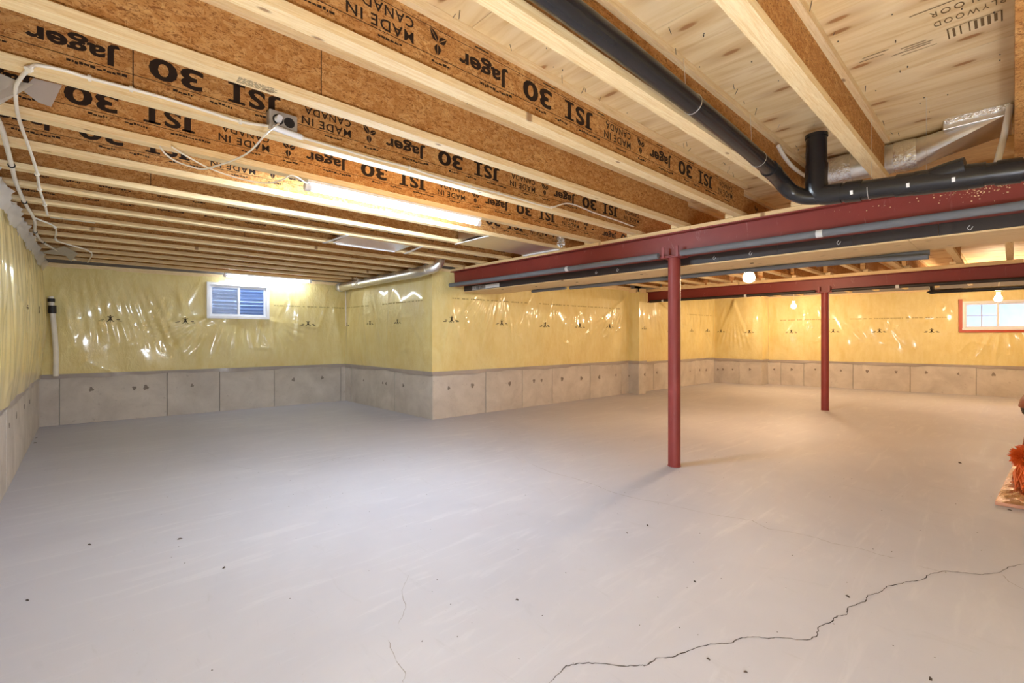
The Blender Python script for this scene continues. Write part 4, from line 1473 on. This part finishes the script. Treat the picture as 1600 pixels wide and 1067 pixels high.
# riser pipe in the far left corner
p = wA.pt(.20, .13, Z_POLY - .02)
t = thing('riser_pipe', 'white riser pipe with black clamp in the far left corner', 'pipe', p)
mb = MB(); mb.tube(smooth_path([p, p + Vector((0, 0, .4)), p + Vector((-.025, 0, .8)), p + Vector((-.05, 0, 1.14))], 5), .032, 14); mb.build('pipe_run', M['cable'], t, smooth=True)
for dz, rr2, h_ in ((.90, .045, .11), (1.06, .04, .05)):
    q = p + Vector((-.035 if dz < 1 else -.046, 0, dz))
    mb = MB(); mb.tube([q, q + Vector((0, 0, h_))], rr2, 14); mb.build('clamp', M['black'], t, smooth=True)
# thermostat cable on the return wall corner
q0 = wB.pt(.12, .07, 2.2)
cable('white_cable', [q0, q0 + Vector((0, -.02, -.35)), q0 + Vector((0, -.03, -.7))], .01, 'white cable hanging down the inner corner of the return wall', ())

# short silver screw-plate on a far joist
q = at_z(112, 344, ZJ - .003)
mb = MB(); mb.box((q.x - .14, q.y - .02, ZJ - .004), (q.x + .16, q.y + .02, ZJ - .0005))
tag(mb.build('nail_plate', M['galv'], loc=q), 'small silver nail plate under a far joist near the left wall', 'plate')

# ------------------------------------------------------------------ items at the right edge of the view
t = thing('wrapped_board', 'flat board in shiny crinkled wrap lying on the floor at right', 'board', (5.9, -.5, 0))
B0 = [(5.14, .095), (6.75, .0), (6.75, -1.0), (5.25, -1.0)]
mb = MB(); mb.prism([(x, y, .001) for x, y in B0], (0, 0, .028)); mb.build('board_core', M['board'], t, bevel=.004)
mb = MB(); nx_, ny_ = 46, 30
for i in range(nx_ + 1):
    for j in range(ny_ + 1):
        f, g = i / nx_, j / ny_
        a = Vector((*B0[0], 0)).lerp(Vector((*B0[1], 0)), f); b = Vector((*B0[3], 0)).lerp(Vector((*B0[2], 0)), f)
        q = a.lerp(b, g)
        e = min(f, 1 - f, g, 1 - g)
        mb.v.append(Vector((q.x, q.y, .0295 + (random.uniform(0, .022) if e > .01 else 0))))
for i in range(nx_):
    for j in range(ny_):
        b = i * (ny_ + 1) + j; mb.f.append((b, b + ny_ + 1, b + ny_ + 2, b + 1))
mb.build('crinkled_wrap', M['wrap'], t, fix=False)
# orange-bristled broom head
t = thing('broom', 'orange bristled broom head lying on the wrapped board at right', 'broom', (6.1, -.15, .03))
mb = MB()
rr = random.Random(9)
for i in range(900):      # bushy rounded head
    d = Vector((rr.gauss(0, 1), rr.gauss(0, 1), rr.gauss(0, 1))).normalized()
    c = Vector((6.42, -.10, .17)); a0 = c + d * .06; e = c + Vector((d.x * .15, d.y * .135, d.z * .125)) * rr.uniform(.85, 1.05)
    mb.tube([a0, (a0 + e) / 2 + Vector((rr.uniform(-.015, .015), rr.uniform(-.015, .015), rr.uniform(-.01, .02))), e], [.006, .005, .002], 4)
for i in range(380):      # flattened strands trailing over the board
    a0 = Vector((6.3 + rr.uniform(-.05, .08), rr.uniform(-.4, -.03), .11))
    e = Vector((5.55 + rr.uniform(-.08, .25), a0.y + rr.uniform(-.05, .04), .058 + rr.uniform(0, .03)))
    mid_ = (a0 + e) / 2 + Vector((0, rr.uniform(-.03, .03), rr.uniform(.0, .03)))
    mb.tube([a0, mid_, e], [.007, .007, .003], 4)
mb.build('bristles', M['orange'], t, smooth=True, fix=False)
mb = MB(); mb.hexa([(6.44, -.30, .20), (6.44, -.05, .20), (6.52, -.05, .22), (6.52, -.30, .22)], [(6.62, -.30, .40), (6.62, -.085, .40), (6.70, -.085, .42), (6.70, -.30, .42)]); mb.build('head_block', M['brown'], t, bevel=.006)
mb = MB(); mb.tube([(6.52, -.17, .29), (6.66, -1.3, .62)], .014, 10); mb.build('handle', M['brown'], t, smooth=True)
# brown stool behind it
cx_, cy_ = 7.4, -.285
t = thing('padded_stool', 'brown padded stool with black underside cut off by the right edge', 'stool', (cx_, cy_, 0))
prof = [(.0, .73), (.12, .728), (.19, .70), (.235, .62), (.25, .545), (.24, .535)]
mb = MB(); mb.tube([(cx_, cy_, z) for _, z in prof], [max(.004, r) for r, _ in prof], 28); mb.build('seat_pad', M['brown'], t, smooth=True)
prof = [(.235, .538), (.22, .47), (.15, .42), (.05, .40)]
mb = MB(); mb.tube([(cx_, cy_, z) for _, z in prof], [r for r, _ in prof], 28); mb.build('seat_pan', M['black'], t, smooth=True)
for k in range(4):
    a = PI / 4 + k * PI / 2
    mb = MB(); mb.tube([(cx_ + .05 * math.cos(a), cy_ + .05 * math.sin(a), .41), (cx_ + .13 * math.cos(a), cy_ + .13 * math.sin(a), .035)], .012, 10); mb.build('leg', M['black'], t, smooth=True)
